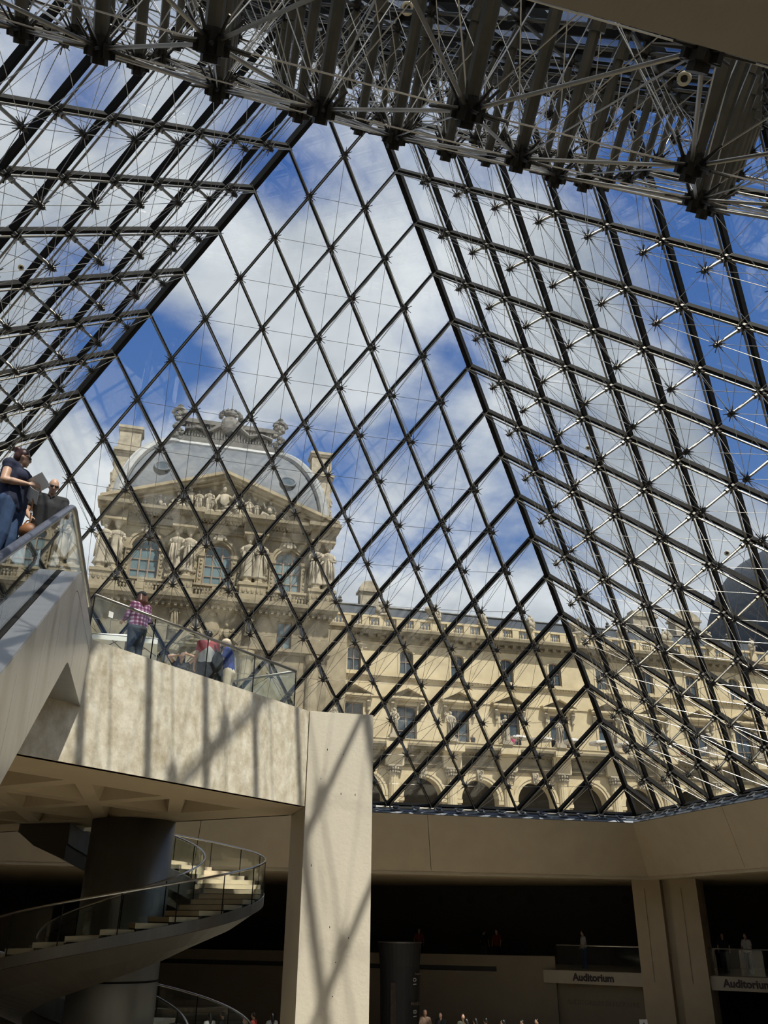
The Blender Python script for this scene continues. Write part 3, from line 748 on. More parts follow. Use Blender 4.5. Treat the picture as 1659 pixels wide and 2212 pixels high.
# ---------------------------------------------------------------- domed pavilion
pv = thing('palace_pavilion', 'domed stone palace pavilion with carved pediment, arched windows and paired figures', 'building', (-.65, 52, 0))
CX, YP = -.65, 52.0
HW = 10.0
wins = [CX-6.3, CX, CX+6.3]
ops = [(x-1.2, x+1.2, 21.6, 25.95) for x in wins]
w = MB(); w.wall(CX-HW, CX+HW, YP+.4, YP+1.2, 20.3, 26.8, ops)
for x in wins: w.spandrel(x, 24.75, 1.2, 25.96, YP+.4, YP+1.2, 16)
w.box(CX-HW, CX-HW+.8, YP+1.2, YP+12, 0, 28.3); w.box(CX+HW-.8, CX+HW, YP+1.2, YP+12, 0, 28.3)
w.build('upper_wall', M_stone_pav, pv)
low = [(CX+5.65, CX+6.95, 16.6, 19.0), (CX-6.95, CX-5.65, 16.6, 19.0)]
w = MB(); w.wall(CX-HW-.2, CX+HW+.2, YP, YP+1.2, -.05, 19.9, low + [(CX-1.6, CX+1.6, 10, 15.5)])
w.spandrel(CX, 13.9, 1.6, 15.51, YP, YP+1.2, 14)
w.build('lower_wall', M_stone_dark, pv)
w = MB(); w.box(CX-1.6, CX+1.6, YP+.7, YP+.9, 9, 15.5); w.build('niche_back', M_dark_in, pv)
w = MB(); w.arc(CX, 13.9, 1.6, 1.85, YP-.14, YP+.1, n=14); w.arc(CX, 13.9, 1.9, 2.15, YP-.22, YP+.1, n=14); w.build('niche_archivolt', M_stone_pav, pv)
for x in (CX-6.3, CX+6.3): window(pv, x, 1.3, 16.6, 19.0, YP+.35, 2, (.5,), fw=.08)
w = MB()
for z0_, z1_, pr in ((16.0, 16.2, .25), (16.2, 16.4, .4), (19.3, 19.55, .25), (19.55, 19.8, .55), (19.8, 20.05, .95), (20.05, 20.35, 1.1)): w.box(CX-HW-.2-pr*.6, CX+HW+.2+pr*.6, YP-pr, YP+.5, z0_, z1_)
for i in range(40): w.box(CX-HW+i*.515, CX-HW+i*.515+.22, YP-.78, YP, 19.36, 19.62)
w.build('ledge_cornice', M_stone_dark, pv)
# balustrade in front of the windows
w = MB(); w.box(CX-HW, CX+HW, YP-.75, YP-.3, 20.35, 20.52); w.box(CX-HW, CX+HW, YP-.8, YP-.25, 21.35, 21.55)
for x in wins: w.box(x-.3, x+.3, YP-.78, YP-.28, 20.52, 21.35)
w.build('balustrade_rail', M_stone_pav, pv)
w = MB()
for x in wins:
    balustrade(w, x-1.75, x-.35, YP-.52, 20.4, 21.45, .25, 8); balustrade(w, x+.35, x+1.75, YP-.52, 20.4, 21.45, .25, 8)
w.build('balusters', M_stone_pav, pv, kind='stuff')
for x in wins:
    window(pv, x, 2.4, 21.6, 25.93, YP+.75, 3, (.27, .50, .73), rise=1.2, fw=.12)
    m = MB(); m.arc(x, 24.75, 1.2, 1.4, YP+.28, YP+.5, n=18); m.arc(x, 24.75, 1.42, 1.66, YP+.2, YP+.5, n=18)
    for sd in (-1, 1):
        m.box(x+sd*1.45-.24, x+sd*1.45+.24, YP+.22, YP+.5, 21.5, 24.45); m.box(x+sd*1.45-.32, x+sd*1.45+.32, YP+.12, YP+.5, 24.45, 24.75); m.box(x+sd*1.45-.34, x+sd*1.45+.34, YP+.1, YP+.5, 21.3, 21.6)
        for q in range(7): m.ball((x+sd*1.45, YP+.2, 21.95+q*.36), (.12, .06, .15), 6, 5, q, .3, 3)
    sr = m.build('window_surround', M_stone_pav, pv)
    m = MB(); m.box(x-.25, x+.25, YP+.02, YP+.4, 26.05, 26.5)
    for q in range(6): m.ball((x+.5*math.cos(math.pi*q/5), YP+.12, 26.2+.32*math.sin(math.pi*q/5)), .15, 7, 5, q, .35, 3)
    m.build('keystone', M_statue, sr)
    for sd in (-1, 1):
        m = MB()
        for q in range(9): m.ball((x+sd*(2.05+.12*math.sin(q*1.9)), YP+.36, 22.1+q*.42), (.2, .08, .2), 7, 5, q+3, .4, 3)
        m.build('carved_panel', M_stone_dark, pv)
# pedestals with paired caryatids
cv = [statue_mesh('caryatid', 3.75, 40+k, M_statue) for k in range(4)]
for k, x in enumerate((CX-9.3, CX-3.15, CX+3.15, CX+9.3)):
    m = MB(); m.box(x-1.15, x+1.15, YP-1.0, YP+.5, 20.35, 21.7); m.box(x-1.28, x+1.28, YP-1.1, YP+.5, 21.7, 21.95); m.box(x-1.25, x+1.25, YP-1.08, YP+.5, 20.35, 20.6)
    for q in range(5): m.ball((x-.8+.4*q, YP-1.02, 21.2), (.16, .07, .22), 6, 5, q, .4, 3)
    pe = m.build('pedestal', M_stone_pav, pv)
    for sd in (-1, 1):
        m = MB(); m.lathe([(.5, 21.95), (.5, 22.1), (.42, 22.2), (.42, 22.42), (.46, 22.5)], (x+sd*.52, YP-.42, 0), 14); m.build('round_base', M_stone_pav, pe)
        inst('caryatid', cv[(2*k+(sd > 0)) % 4], pv, Matrix.Translation((x+sd*.52, YP-.42, 22.5)) @ Matrix.Rotation(sd*.2, 4, 'Z'))
        m = MB(); m.lathe([(.2, 26.05), (.3, 26.2), (.34, 26.45), (.42, 26.6)], (x+sd*.52, YP-.42, 0), 12); m.build('head_capital', M_statue, pe)
    m = MB(); m.box(x-1.1, x+1.1, YP-.95, YP+.5, 26.6, 26.8); m.build('abacus', M_stone_pav, pe)
    m = MB(); m.box(x-1.15, x+1.15, YP-.7, YP+.3, 26.8, 27.75); m.box(x-1.35, x+1.35, YP-1.25, YP+.3, 27.75, 28.0); m.box(x-1.5, x+1.5, YP-1.5, YP+.3, 28.0, 28.35); m.build('entablature_block', M_stone_dark, pe)
w = MB()
for z0_, z1_, pr in ((26.7, 26.9, .1), (26.9, 27.1, .2), (27.1, 27.62, .05), (27.62, 27.82, .4), (27.82, 28.1, .85), (28.1, 28.38, 1.1)): w.box(CX-HW-pr*.4, CX+HW+pr*.4, YP-pr+.2, YP+12, z0_, z1_)
for i in range(66): w.box(CX-HW+i*.305, CX-HW+i*.305+.15, YP-.45, YP+.2, 27.62, 27.8)
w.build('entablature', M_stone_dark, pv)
# pediment
YG = YP-.5
w = MB(); w.prism([(CX-9.7, YG+.5, 28.35), (CX+9.7, YG+.5, 28.35), (CX, YG+.5, 31.95)], [(CX-9.7, YG+1.6, 28.35), (CX+9.7, YG+1.6, 28.35), (CX, YG+1.6, 31.95)]); w.build('tympanum', M_stone_dark, pv)
for sd in (-1, 1):
    w = MB(); a, b_ = Vector((CX+sd*10.7, 0, 28.5)), Vector((CX, 0, 32.35))
    for off_, th, y0_ in ((0, .3, YG-.6), (-.3, .28, YG-.3), (-.55, .2, YG+.1)):
        w.prism([(p.x, y0_, p.z+off_+q) for p, q in ((a, 0), (b_, 0), (b_, th), (a, th))], [(p.x, YG+1.8, p.z+off_+q) for p, q in ((a, 0), (b_, 0), (b_, th), (a, th))])
    w.build('raking_cornice', M_stone_pav, pv)
rel = [(0, 3.0, 's'), (-1.35, 2.4, 'u'), (1.35, 2.3, 'u'), (-2.3, 2.2, 'u'), (2.25, 2.0, 'u'), (-3.0, 2.3, 'u'), (3.0, 1.7, 'u'), (-4.1, 1.75, 's'), (4.2, 2.0, 's'), (-5.6, 1.3, 's'), (5.6, 1.2, 's'), (-6.9, .8, 's')]
for k, (dx, hh, ty) in enumerate(rel):
    me = statue_mesh('relief_figure', hh, 60+k, M_statue) if ty == 'u' else seated_mesh('relief_figure', hh*1.05 if dx else hh, 60+k, M_statue, 1 if dx <= 0 else -1)
    inst('relief_figure', me, pv, Matrix.Translation((CX+dx, YG+.28, 28.4)))
w = MB(); w.box(CX-5.2, CX+5.2, YG-.1, YG+.5, 28.35, 28.5)
for q in range(14): w.ball((CX-4.6+.7*q, YG+.1, 28.6), (.35, .25, .3+.12*math.sin(q*2)), 8, 6, q, .35, 3)
w.build('relief_ground', M_stone_pav, pv)
# relief figures on the lower storey
for dx, hh, z, sd in ((-3.15, 2.3, 17.3, 'u'), (3.15, 2.3, 17.3, 'u'), (-1.3, 1.6, 16.4, 's'), (1.3, 1.6, 16.4, 's')):
    me = statue_mesh('relief_figure', hh, int(70+dx), M_stone_dark) if sd == 'u' else seated_mesh('relief_figure', hh*1.2, int(80+dx), M_stone_dark, -1 if dx < 0 else 1)
    inst('relief_figure', me, pv, Matrix.Translation((CX+dx, YP-.25, z)))
w = MB(); w.ball((CX, YP, 18.0), (.75, .25, .95), 14, 10, 5, .12, 3); w.ball((CX, YP, 19.1), (.4, .25, .3), 10, 7, 6, .3, 3); w.build('carved_shield', M_stone_dark, pv)
for x in (CX-3.15, CX+3.15, CX-8.9, CX+8.9):
    m = MB(); m.lathe([(.55, 10), (.5, 15.3), (.66, 15.5), (.7, 16.0)], (x, YP-.15, 0), 14); m.build('column', M_stone_pav, pv)
# attic steps and chimneys
for sd in (-1, 1):
    m = MB(); xx = CX+sd*9.2
    m.box(xx-1.6, xx+1.6, YP+1.3, YP+5, 28.38, 29.3); m.box(xx-1.8, xx+1.8, YP+1.1, YP+5.2, 29.3, 29.6); m.build('attic_block', M_stone_dark, pv)
    m = MB(); y = YP+3.2; xx = CX+sd*9.3; hw = 1.0
    m.box(xx-hw, xx+hw, y-.8, y+.8, 29.6, 37.2); m.box(xx-hw-.2, xx+hw+.2, y-1, y+1, 29.6, 30.4); m.box(xx-hw-.16, xx+hw+.16, y-.95, y+.95, 34.9, 35.1); m.box(xx-hw-.3, xx+hw+.3, y-1.1, y+1.1, 35.1, 35.35)
    m.box(xx-hw+.12, xx+hw-.12, y-.7, y+.7, 35.35, 37.4); m.box(xx-hw-.06, xx+hw+.06, y-.9, y+.9, 37.4, 37.62); m.box(xx-hw-.18, xx+hw+.18, y-1, y+1, 37.62, 37.9)
    for q in range(10): m.ball((xx+sd*(.95+.12*math.sin(q*1.7)), y-.4, 30.6+q*.42), (.35-.02*q, .45, .34), 8, 6, q, .45, 3)
    m.ball((xx, y-.82, 33.2), (.55, .14, .8), 10, 8, 2, .15, 3); m.box(xx-.7, xx+.7, y-.86, y-.8, 31.2, 31.5)
    m.build('chimney', M_statue, pv)
# square dome with lead hips
def square_dome(parent, cx, cy, a0, a1, d0, d1, z0, z1, mtl, ncol=12, hips=True):
    nl = 18
    def ring(t, e=0.0):
        th = t*math.pi/2; c_ = max(0, math.cos(th))**1.3; X_ = a1+(a0-a1)*c_+e; D_ = d1+(d0-d1)*c_+e; z = z0+(z1-z0)*math.sin(th)**1.0
        return X_, D_, z
    rings = []
    for i in range(nl+1):
        X_, D_, z = ring(i/nl); r = []
        for (ax, ay), (bx, by) in (((-1, -1), (1, -1)), ((1, -1), (1, 1)), ((1, 1), (-1, 1)), ((-1, 1), (-1, -1))):
            for q in range(ncol): r.append((cx+(ax+(bx-ax)*q/ncol)*X_, cy+(ay+(by-ay)*q/ncol)*D_, z))
        rings.append(r)
    dm = MB().loft(rings).build('dome', mtl, parent)
    if hips:
        for sx, sy in ((-1, -1), (1, -1)):
            m = MB(); m.path([(cx+sx*(ring(i/nl)[0]), cy+sy*(ring(i/nl)[1])-.1, ring(i/nl)[2]+.05) for i in range(nl+1)], .42, 8); m.build('lead_hip', M_lead, dm)
            m = MB(); m.path([(cx+sx*(ring(i/nl)[0]+.35), cy+sy*(ring(i/nl)[1])+.1, ring(i/nl)[2]+.3) for i in range(nl+1)], .16, 6); m.build('lead_roll', M_lead, dm)
        X_, D_, z = ring(1)
        m = MB(); m.path([(cx-X_, cy-D_-.1, z), (cx, cy-D_-.12, z+.02), (cx+X_, cy-D_-.1, z)], .42, 8); m.path([(cx-X_, cy-D_, z+.4), (cx+X_, cy-D_, z+.4)], .18, 6); m.build('lead_top_roll', M_lead, dm)
    return dm, ring
dm, rg = square_dome(pv, CX, 58.2, 9.5, 4.9, 5.6, 1.6, 28.4, 37.9, M_slate)
for sd in (-1, 1):
    t = .36; X_, D_, z = rg(t); y = 58.2-D_; m = MB(); c_ = Vector((CX+sd*5.9, y-.1, z)); d_ = Vector((0, -.75, .45)).normalized()
    u = Vector((1, 0, 0)); v = d_.cross(u).normalized()
    ringp = [c_+(u*math.cos(2*math.pi*q/20)+v*math.sin(2*math.pi*q/20))*.72 for q in range(20)]
    m.path(ringp+[ringp[0]], .1, 7); ou = m.build('oculus', M_slate, dm)
    m = MB(); dd = [c_+(u*math.cos(2*math.pi*q/20)+v*math.sin(2*math.pi*q/20))*.62 for q in range(20)]; m.prism([p+d_*.02 for p in dd], [p-d_*.12 for p in dd]); m.build('pane', M_wpane_dk, ou)
for q in range(5):
    m = MB(); x = CX-5+q*2.5+(.4 if q % 2 else 0); t = .25-.08*abs(q-2)*.3; X_, D_, z = rg(t); m.box(x-.18, x+.18, 58.2-D_-.35, 58.2-D_+.2, z, z+.22); m.build('vent', M_lead_dark, dm)
# crest on the dome
m = MB(); yc = 58.2-1.5
m.box(CX-4.9, CX+4.9, yc-.5, yc+.6, 38.2, 38.8); m.box(CX-4.4, CX+4.4, yc-.3, yc+.4, 38.8, 40.4); m.box(CX-4.6, CX+4.6, yc-.55, yc+.55, 40.4, 40.75); m.box(CX-4.5, CX+4.5, yc-.4, yc+.4, 40.75, 40.95)
for i in range(30): m.box(CX-4.3+i*.29, CX-4.3+i*.29+.14, yc-.42, yc, 38.9, 40.3)
cr = m.build('crest', M_lead_dark, dm)
for sd in (-1, 1):
    m = MB(); x = CX+sd*4.9
    pts = [(x+sd*(.1+.75*(1-q/22)*math.cos(q*.42)), yc-.3, 41.3+.75*(1-q/22)*math.sin(q*.42)) for q in range(20)]
    m.path(pts, .22, 7)
    for q in range(14): m.ball((x+sd*(.1+.35*math.sin(q*1.3)), yc-.35, 38.3+q*.24), (.34, .3, .3), 8, 6, q+sd, .5, 3)
    m.ball((x+sd*.2, yc-.2, 42.1), (.35, .3, .4), 8, 6, 4, .4, 3)
    m.build('scroll', M_lead_dark, cr)
m = MB(); m.ball((CX, yc-.45, 40.6), (.95, .35, 1.15), 14, 10, 3, .25, 4); m.ball((CX, yc-.4, 42.0), (.75, .35, .5), 12, 8, 8, .35, 4)
for q in range(9): m.ball((CX+1.0*math.cos(math.pi*q/8), yc-.4, 41.6+.8*math.sin(math.pi*q/8)), .28, 8, 6, q, .45, 3)
for sd in (-1, 1): m.path([(CX+sd*.8, yc-.45, 40.6), (CX+sd*2.0, yc-.5, 39.6), (CX+sd*3.2, yc-.5, 39.9), (CX+sd*4.4, yc-.45, 39.6)], [.28, .22, .24, .2], 7)
m.tube((CX, yc-.3, 42.3), (CX, yc-.3, 44.4), .05, .02, 6); m.build('emblem', M_lead_dark, cr)
# link building between pavilion and wing
lk = MB(); lk.wall(CX+HW, 12.5, YW-2.2, YW, 9.0, 20.6, []); lk.build('link_wall', M_stone_pav, pv)
# ---------------------------------------------------------------- second pavilion at the right edge: steep dark roof
p2 = thing('far_pavilion', 'steep dark slate pavilion roof at the right edge of the palace', 'building', (77.5, 60, 0))
m = MB(); m.box(63.1, 92, 59.0, 72, 0, 22.5); m.build('wall', M_stone, p2)
m = MB(); m.box(62.5, 92.5, 58.2, 72, 22.3, 23.2); m.build('cornice', M_stone_dark, p2)
d2, r2 = square_dome(p2, 77.5, 66, 14.8, 8.5, 7.2, 2.5, 23.2, 39, M_slate_dark, hips=False)
for t in (.22, .45):
    X_, D_, z = r2(t); m = MB(); m.lathe([(.55, -.3), (.6, 0), (.45, .5), (.1, .9)], (77.5-X_+2.2, 66-D_, z), 10); m.build('dormer', M_lead_dark, d2)
for k, t in enumerate([.03, .14, .25, .36]):
    X_, D_, z = r2(t); m = MB(); m.ball((77.5-X_-.1, 66-D_, z), (.42, .42, .5), 8, 6, k, .5, 3); m.build('hip_ornament', M_lead_dark, d2)
M_sign = mat('sign_board', (.42, .37, .28), .7, var=.06)
# ================================================================ VIEWING PLATFORM
ZS = -2.15
bel = thing('viewing_platform', 'wedge-shaped concrete viewing platform with sunlit stained side', 'platform', (-5, 2.5, 0))
SW, NW = Vector((-9.4, -7.13, 0)), Vector((-9.4, 12.6, 0))
APX0, APX1 = Vector((-.345, 1.51, 0)), Vector((-.345, 3.5, 0))
poly = [APX0, APX1, NW, Vector((-17.4, 12.6, 0)), Vector((-17.4, -7.13, 0)), SW]
m = MB(); m.prism([p+Vector((0, 0, ZS+.42)) for p in poly], [p for p in poly]); m.build('slab', M_conc_stain, bel)
# edge beams: the stained side facing the viewer and the hidden one
def edge_beam(p, q, inw, name, mtl):
    m = MB(); d = (q-p).normalized()
    A = [p+Vector((0, 0, ZS)), q+Vector((0, 0, ZS)), q, p]
    off_ = Vector(inw)
    m.prism(A, [v+off_ for v in A]); return m.build(name, mtl, bel)
nS = Vector((-.69, .72, 0))*.9; nN = Vector((-.69, -.72, 0))*.9
sid = (SW-APX0).normalized()
# outer skin 3 mm proud so it owns the visible face
o3 = Vector((.69, -.72, 0))*.02
m = MB(); A = [APX0+o3+Vector((.0, 0, ZS)), SW+o3+Vector((0, 0, ZS)), SW+o3+Vector((0, 0, .012)), APX0+o3+Vector((0, 0, .012))]
m.prism(A, [v-o3*8 for v in A]); m.build('front_parapet', M_conc_stain, bel)
o4 = Vector((.69, .72, 0))*.02
m = MB(); A = [APX1+o4+Vector((0, 0, ZS)), NW+o4+Vector((0, 0, ZS)), NW+o4+Vector((0, 0, .012)), APX1+o4+Vector((0, 0, .012))]
m.prism(A, [v-o4*8 for v in A]); m.build('rear_parapet', M_conc, bel)
# coffered soffit of right-angled triangles
u = (SW-APX0).normalized(); v = (NW-APX1).normalized()
org = Vector((-1.35, 2.5, 0))
S_ = 2.55
def inside(p):
    # within the wedge, with a margin for the rim beams
    a = (p-APX0).dot(Vector((-.69, .72, 0))); b_ = (p-APX1).dot(Vector((-.69, -.72, 0)))
    return a > .62 and b_ > .62 and p.x > -17
cof = []; rimtri = []
for a in range(0, 9):
    for b_ in range(0, 9):
        P00, P10, P01, P11 = [org+u*S_*(a+i)+v*S_*(b_+j) for i, j in ((0, 0), (1, 0), (0, 1), (1, 1))]
        for T in ((P00, P10, P01), (P11, P01, P10)):
            if all(inside(q) for q in T): cof.append(T)
rim = MB()
def lift(p, z): return Vector((p.x, p.y, z))
for T in cof:
    c_ = (T[0]+T[1]+T[2])/3
    T1 = [c_+(q-c_)*.74 for q in T]; T2 = [c_+(q-c_)*.52 for q in T]
    m = MB(); k3 = range(3)
    vs = [lift(q, ZS) for q in T]+[lift(q, ZS) for q in T1]+[lift(q, ZS+.40) for q in T2]
    fs = [(i, (i+1) % 3, 3+(i+1) % 3, 3+i) for i in k3]+[(3+i, 3+(i+1) % 3, 6+(i+1) % 3, 6+i) for i in k3]+[(6, 7, 8)]
    # give the coffer a back so it is solid
    vs += [lift(q, ZS+.44) for q in T]; fs += [(9, 10, 11)]+[(i, (i+1) % 3, 9+(i+1) % 3, 9+i) for i in k3]
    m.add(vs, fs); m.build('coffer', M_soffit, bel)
# plain soffit along the rims (around the coffers)
m = MB()
wq = 1.05
A = [APX0, SW, SW+Vector((-1.4, 0, 0)), org+u*S_*9.0*0+Vector((-.1, 0, 0))]
def soffit_poly(pts, z0=ZS, z1=ZS+.42):
    m.prism([lift(q, z0) for q in pts], [lift(q, z1) for q in pts])
e0 = org; eu = org+u*S_*9; ev = org+v*S_*9
# find the last coffer row inside along each rim to butt the plain strips against
soffit_poly([APX0, SW, Vector((-9.4, org.y+ (u.y/u.x)*(-9.4-org.x), 0)), org])
soffit_poly([APX1, org, Vector((-9.4, org.y+(v.y/v.x)*(-9.4-org.x), 0)), NW])
soffit_poly([APX0, org, APX1])
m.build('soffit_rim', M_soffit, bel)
# flush plate closing whatever the coffers leave open further back
m = MB(); back = [Vector((-9.4, org.y+(u.y/u.x)*(-9.4-org.x), 0)), Vector((-17.4, -7.13, 0)), Vector((-17.4, 12.6, 0)), Vector((-9.4, org.y+(v.y/v.x)*(-9.4-org.x), 0))]
m.prism([lift(q, ZS+.02) for q in back], [lift(q, ZS+.42) for q in back]); m.build('soffit_back', M_soffit, bel)
m = MB(); m.box(-18.0, -17.3, -7.13, 12.6, FLOOR_Z, -.02); m.build('support_wall', M_conc, bel)
# ---------------------------------------------------------------- pillar under its tip
pil = thing('concrete_pillar', 'tall square sunlit concrete pillar at the tip of the platform', 'pillar', (.46, 2.5, FLOOR_Z))
m = MB(); m.box(-.315, 1.25, 1.46, 3.5, FLOOR_Z, .0); m.build('shaft', M_conc, pil)
m = MB(); m.box(-.30, 1.235, 1.475, 3.485, 0, .015); m.build('cap', M_conc, pil)
rn = random.Random(5)
for q in range(10):
    m = MB(); x, z = rn.uniform(-.15, .9), rn.uniform(-6, -.4); m.ball((x, 1.462, z), (.012, .006, .014+.02*rn.random()), 6, 5); m.build('air_hole', M_black, pil)

# ================================================================ GLASS RAILING OF THE PLATFORM
ral = thing('glass_railing', 'frameless glass railing with a round steel handrail along the platform edge', 'railing', (-3, 0, 0))
a0, a1, a2 = Vector((-5.24, -2.33, 1.1)), Vector((-.62, 2.03, 1.1)), Vector((-5.4, 6.9, 1.1))
m = MB(); m.path([a0+Vector((-.0, 0, 0)), a1], .032, 10); m.build('handrail', M_rail, ral, smooth=True)
m = MB(); m.path([a1, a2], .032, 10); m.build('handrail', M_rail, ral, smooth=True)
for p, q, nn_ in ((a0, a1, 4), (a1, a2, 5)):
    d = (q-p)
    for k in range(nn_):
        s_, e_ = p+d*(k/nn_)+d.normalized()*.012, p+d*((k+1)/nn_)-d.normalized()*.012
        m = MB(); m.bar(Vector((s_.x, s_.y, .535)), Vector((e_.x, e_.y, .535)), .016, 1.06); m.build('glass_panel', M_rglass, ral)
    for k in range(nn_+1):
        s_ = p+d*(k/nn_)
        m = MB(); m.box(s_.x-.012, s_.x+.012, s_.y-.012, s_.y+.012, 0.0, 1.08); m.build('post', M_steel_dk, ral)
m = MB(); m.bar((a0.x, a0.y, .03), (a1.x, a1.y, .03), .05, .05); m.bar((a1.x, a1.y, .03), (a2.x, a2.y, .03), .05, .05); m.build('base_channel', M_steel, ral)
# small white notice stuck on the first pane
m = MB(); d = (a1-a0).normalized(); c_ = a0+d*.42+Vector((.02, -.02, -.28)); n_ = Vector((d.y, -d.x, 0))
m.bar(c_-d*.055+n_*.0, c_+d*.055, .004, .12); nt_ = m.build('notice', M_white, ral)

# ================================================================ ESCALATOR
XE, XO, XW = -5.37, -5.10, -6.75
SLP = math.tan(math.radians(31.4))
YL, ZL = -6.4, 0.05            # top of the incline, landing level of the skirt ledge
esc = thing('escalator', 'escalator with glass sides and brushed steel cladding rising to the platform', 'escalator', (-6, -12, FLOOR_Z))
def zi(y, z0): return z0 + SLP*(y-YL)
YB = -21.5
def ribbon(x0, x1, top, bot, name, mtl, pts, parent=esc):
    m = MB()
    m.prism([(x0, y, z) for y, z in pts], [(x1, y, z) for y, z in pts]); return m.build(name, mtl, parent)
# profile curves with a rounded knee
def knee(z0, y_end, rad=1.3, n=8, y_start=YB, yl=YL):
    t = rad*math.tan(math.radians(31.4)/2); pts = [(y_start, z0+SLP*(y_start-yl))]
    cy, cz = yl+t, z0-rad
    for i in range(n+1):
        a = math.radians(90+31.4*(1-i/n)); pts.append((cy+rad*math.cos(a), cz+rad*math.sin(a)))
    pts.append((y_end, z0)); return pts
Z_LEDGE, Z_HAND, Z_BOT = .06, 1.06, -1.2
YEND = -3.2
# handrail and its newel
for x, nm in ((XE, 'handrail'), (XW, 'handrail')):
    hp = knee(Z_HAND, -1.9, 1.0, 10)
    for i in range(1, 9):
        a = math.radians(90-22.5*i); hp.append((-1.9+.42*math.cos(a), Z_HAND-.42+.42*math.sin(a)))
    m = MB(); m.path([(x, y, z) for y, z in hp], .05, 10, flat=(.05, .035)); m.build(nm, M_rubber, esc, smooth=True)
    m = MB(); m.path([(x, y, z-.05) for y, z in hp[:-8]], .03, 8, flat=(.024, .03)); m.build('handrail_guide', M_handrail, esc)
# glass balustrade panels
hp = knee(Z_HAND-.07, -2.0, .95, 8); lp = knee(Z_LEDGE, -2.0, 1.3, 8)
def interp(pts, y):
    for (ya, za), (yb, zb) in zip(pts, pts[1:]):
        if ya <= y <= yb: return za+(zb-za)*(y-ya)/(yb-ya)
    return pts[-1][1]
cuts = [-21.0, -19.4, -17.8, -16.2, -14.6, -13.0, -11.4, -9.85, -8.3, -6.9, -5.9, -4.5, -3.1, -2.0]
for x in (XE, XW):
    for y0_, y1_ in zip(cuts, cuts[1:]):
        ys = [y0_+.008]+[y0_+(y1_-y0_)*k/6 for k in range(1, 6)]+[y1_-.008]
        pts = [(y, interp(lp, y)-.02) for y in ys]+[(y, interp(hp, y)) for y in ys[::-1]]
        m = MB(); m.prism([(x-.006, y, z) for y, z in pts], [(x+.006, y, z) for y, z in pts]); m.build('glass_panel', M_rglass, esc)
# ledge between the glass and the outer cladding, with a dark slot
for x0, x1 in ((XE+.045, XO), (XW+.05, XE-.045), (XW-.3, XW-.045)):
    pa = knee(Z_LEDGE, YEND+1.2, 1.3, 8)
    if x0 == XW+.05: continue
    pts = pa+[(y, z-.06) for y, z in pa[::-1]]
    m = MB(); m.prism([(x0, y, z) for y, z in pts], [(x1, y, z) for y, z in pts]); m.build('ledge', M_stain, esc)
pa = knee(Z_LEDGE+.01, YEND+1.2, 1.3, 8); pts = pa+[(y, z-.08) for y, z in pa[::-1]]
m = MB(); m.prism([(XE-.03, y, z) for y, z in pts], [(XE+.04, y, z) for y, z in pts]); m.build('glass_channel', M_steel_dk, esc)
# outer cladding in panels: a top band and tall panels below it
def clad(x0, x1):
    top = knee(Z_LEDGE-.02, -3.0, 1.3, 10); mid = knee(Z_LEDGE-.30, -3.0, .75, 10); bot = knee(Z_BOT, -3.0, .5, 6, yl=-6.05)
    ys = sorted({round(p[0], 3) for p in top}|{-20+.9*k for k in range(16)})
    seam = [-21.5, -19.4, -17.4, -15.4, -13.4, -11.5, -9.9, -8.6, -7.55, -6.6, -5.5, -4.3, -3.0]
    for y0_, y1_ in zip(seam, seam[1:]):
        n_ = 8; yy = [y0_+.004+(y1_-y0_-.008)*k/n_ for k in range(n_+1)]
        pts = [(y, interp(mid, y)-.006) for y in yy]+[(y, interp(bot, y)) for y in yy[::-1]]
        m = MB(); m.prism([(x0, y, z) for y, z in pts], [(x1, y, z) for y, z in pts]); m.build('cladding_panel', M_stain, esc)
    n_ = 44; yy = [YB+(-3.0-YB)*k/n_ for k in range(n_+1)]
    yy = sorted(set(yy)|{p[0] for p in top})
    pts = [(y, interp(top, y)) for y in yy]+[(y, interp(mid, y)) for y in yy[::-1]]
    m = MB(); m.prism([(x0, y, z) for y, z in pts], [(x1+.004, y, z) for y, z in pts]); m.build('cladding_band', M_stain, esc)
clad(XO-.03, XO); clad(XW-.3, XW-.27)
bot = knee(Z_BOT+.02, -3.0, .5, 6, yl=-6.05); pts = bot+[(y, z+.05) for y, z in bot[::-1]]
m = MB(); m.prism([(XW-.28, y, z) for y, z in pts], [(XO-.03, y, z) for y, z in pts]); m.build('underside', M_stain, esc)
# steps
for k in range(46):
    y = YL-.35-.33*k; z = -.17-SLP*.33*k
    if z < FLOOR_Z+.2: break
    m = MB(); m.box(XW+.08, XE-.08, y-.17, y+.17, z-.2, z); m.build('step', M_steel_dk, esc)
m = MB(); m.box(XW+.05, XE-.05, YL-.2, -2.6, -.25, -.01); m.build('landing_plate', M_steel, esc)

# ================================================================ SPIRAL STAIR AND LIFT DRUM
SC = Vector((-4.1, 6.3, 0)); RO, RI = 3.55, 1.95
def hz(a): return -3.85 + a/90.0          # tread level at angle a (degrees, anticlockwise from east)
drum = thing('lift_drum', 'tall dark cylindrical steel lift shaft inside the spiral stair', 'lift', (SC.x, SC.y, FLOOR_Z))
m = MB(); m.lathe([(1.08, FLOOR_Z), (1.08, ZS-.01)], (SC.x, SC.y, 0), 48); dr = m.build('shaft', M_drum, drum, smooth=False)
dr.data.polygons.foreach_set('use_smooth', [len(p.vertices) == 4 for p in dr.data.polygons])
m = MB(); m.lathe([(1.10, -5.9), (1.10, -5.86)], (SC.x, SC.y, 0), 48); m.build('joint_ring', M_steel_dk, drum)
sta = thing('spiral_stair', 'sweeping spiral stair with stone treads and curved glass sides', 'staircase', (SC.x, SC.y, FLOOR_Z))
A_END, A_BEG, STEP = 150.0, -516.0, 12.0
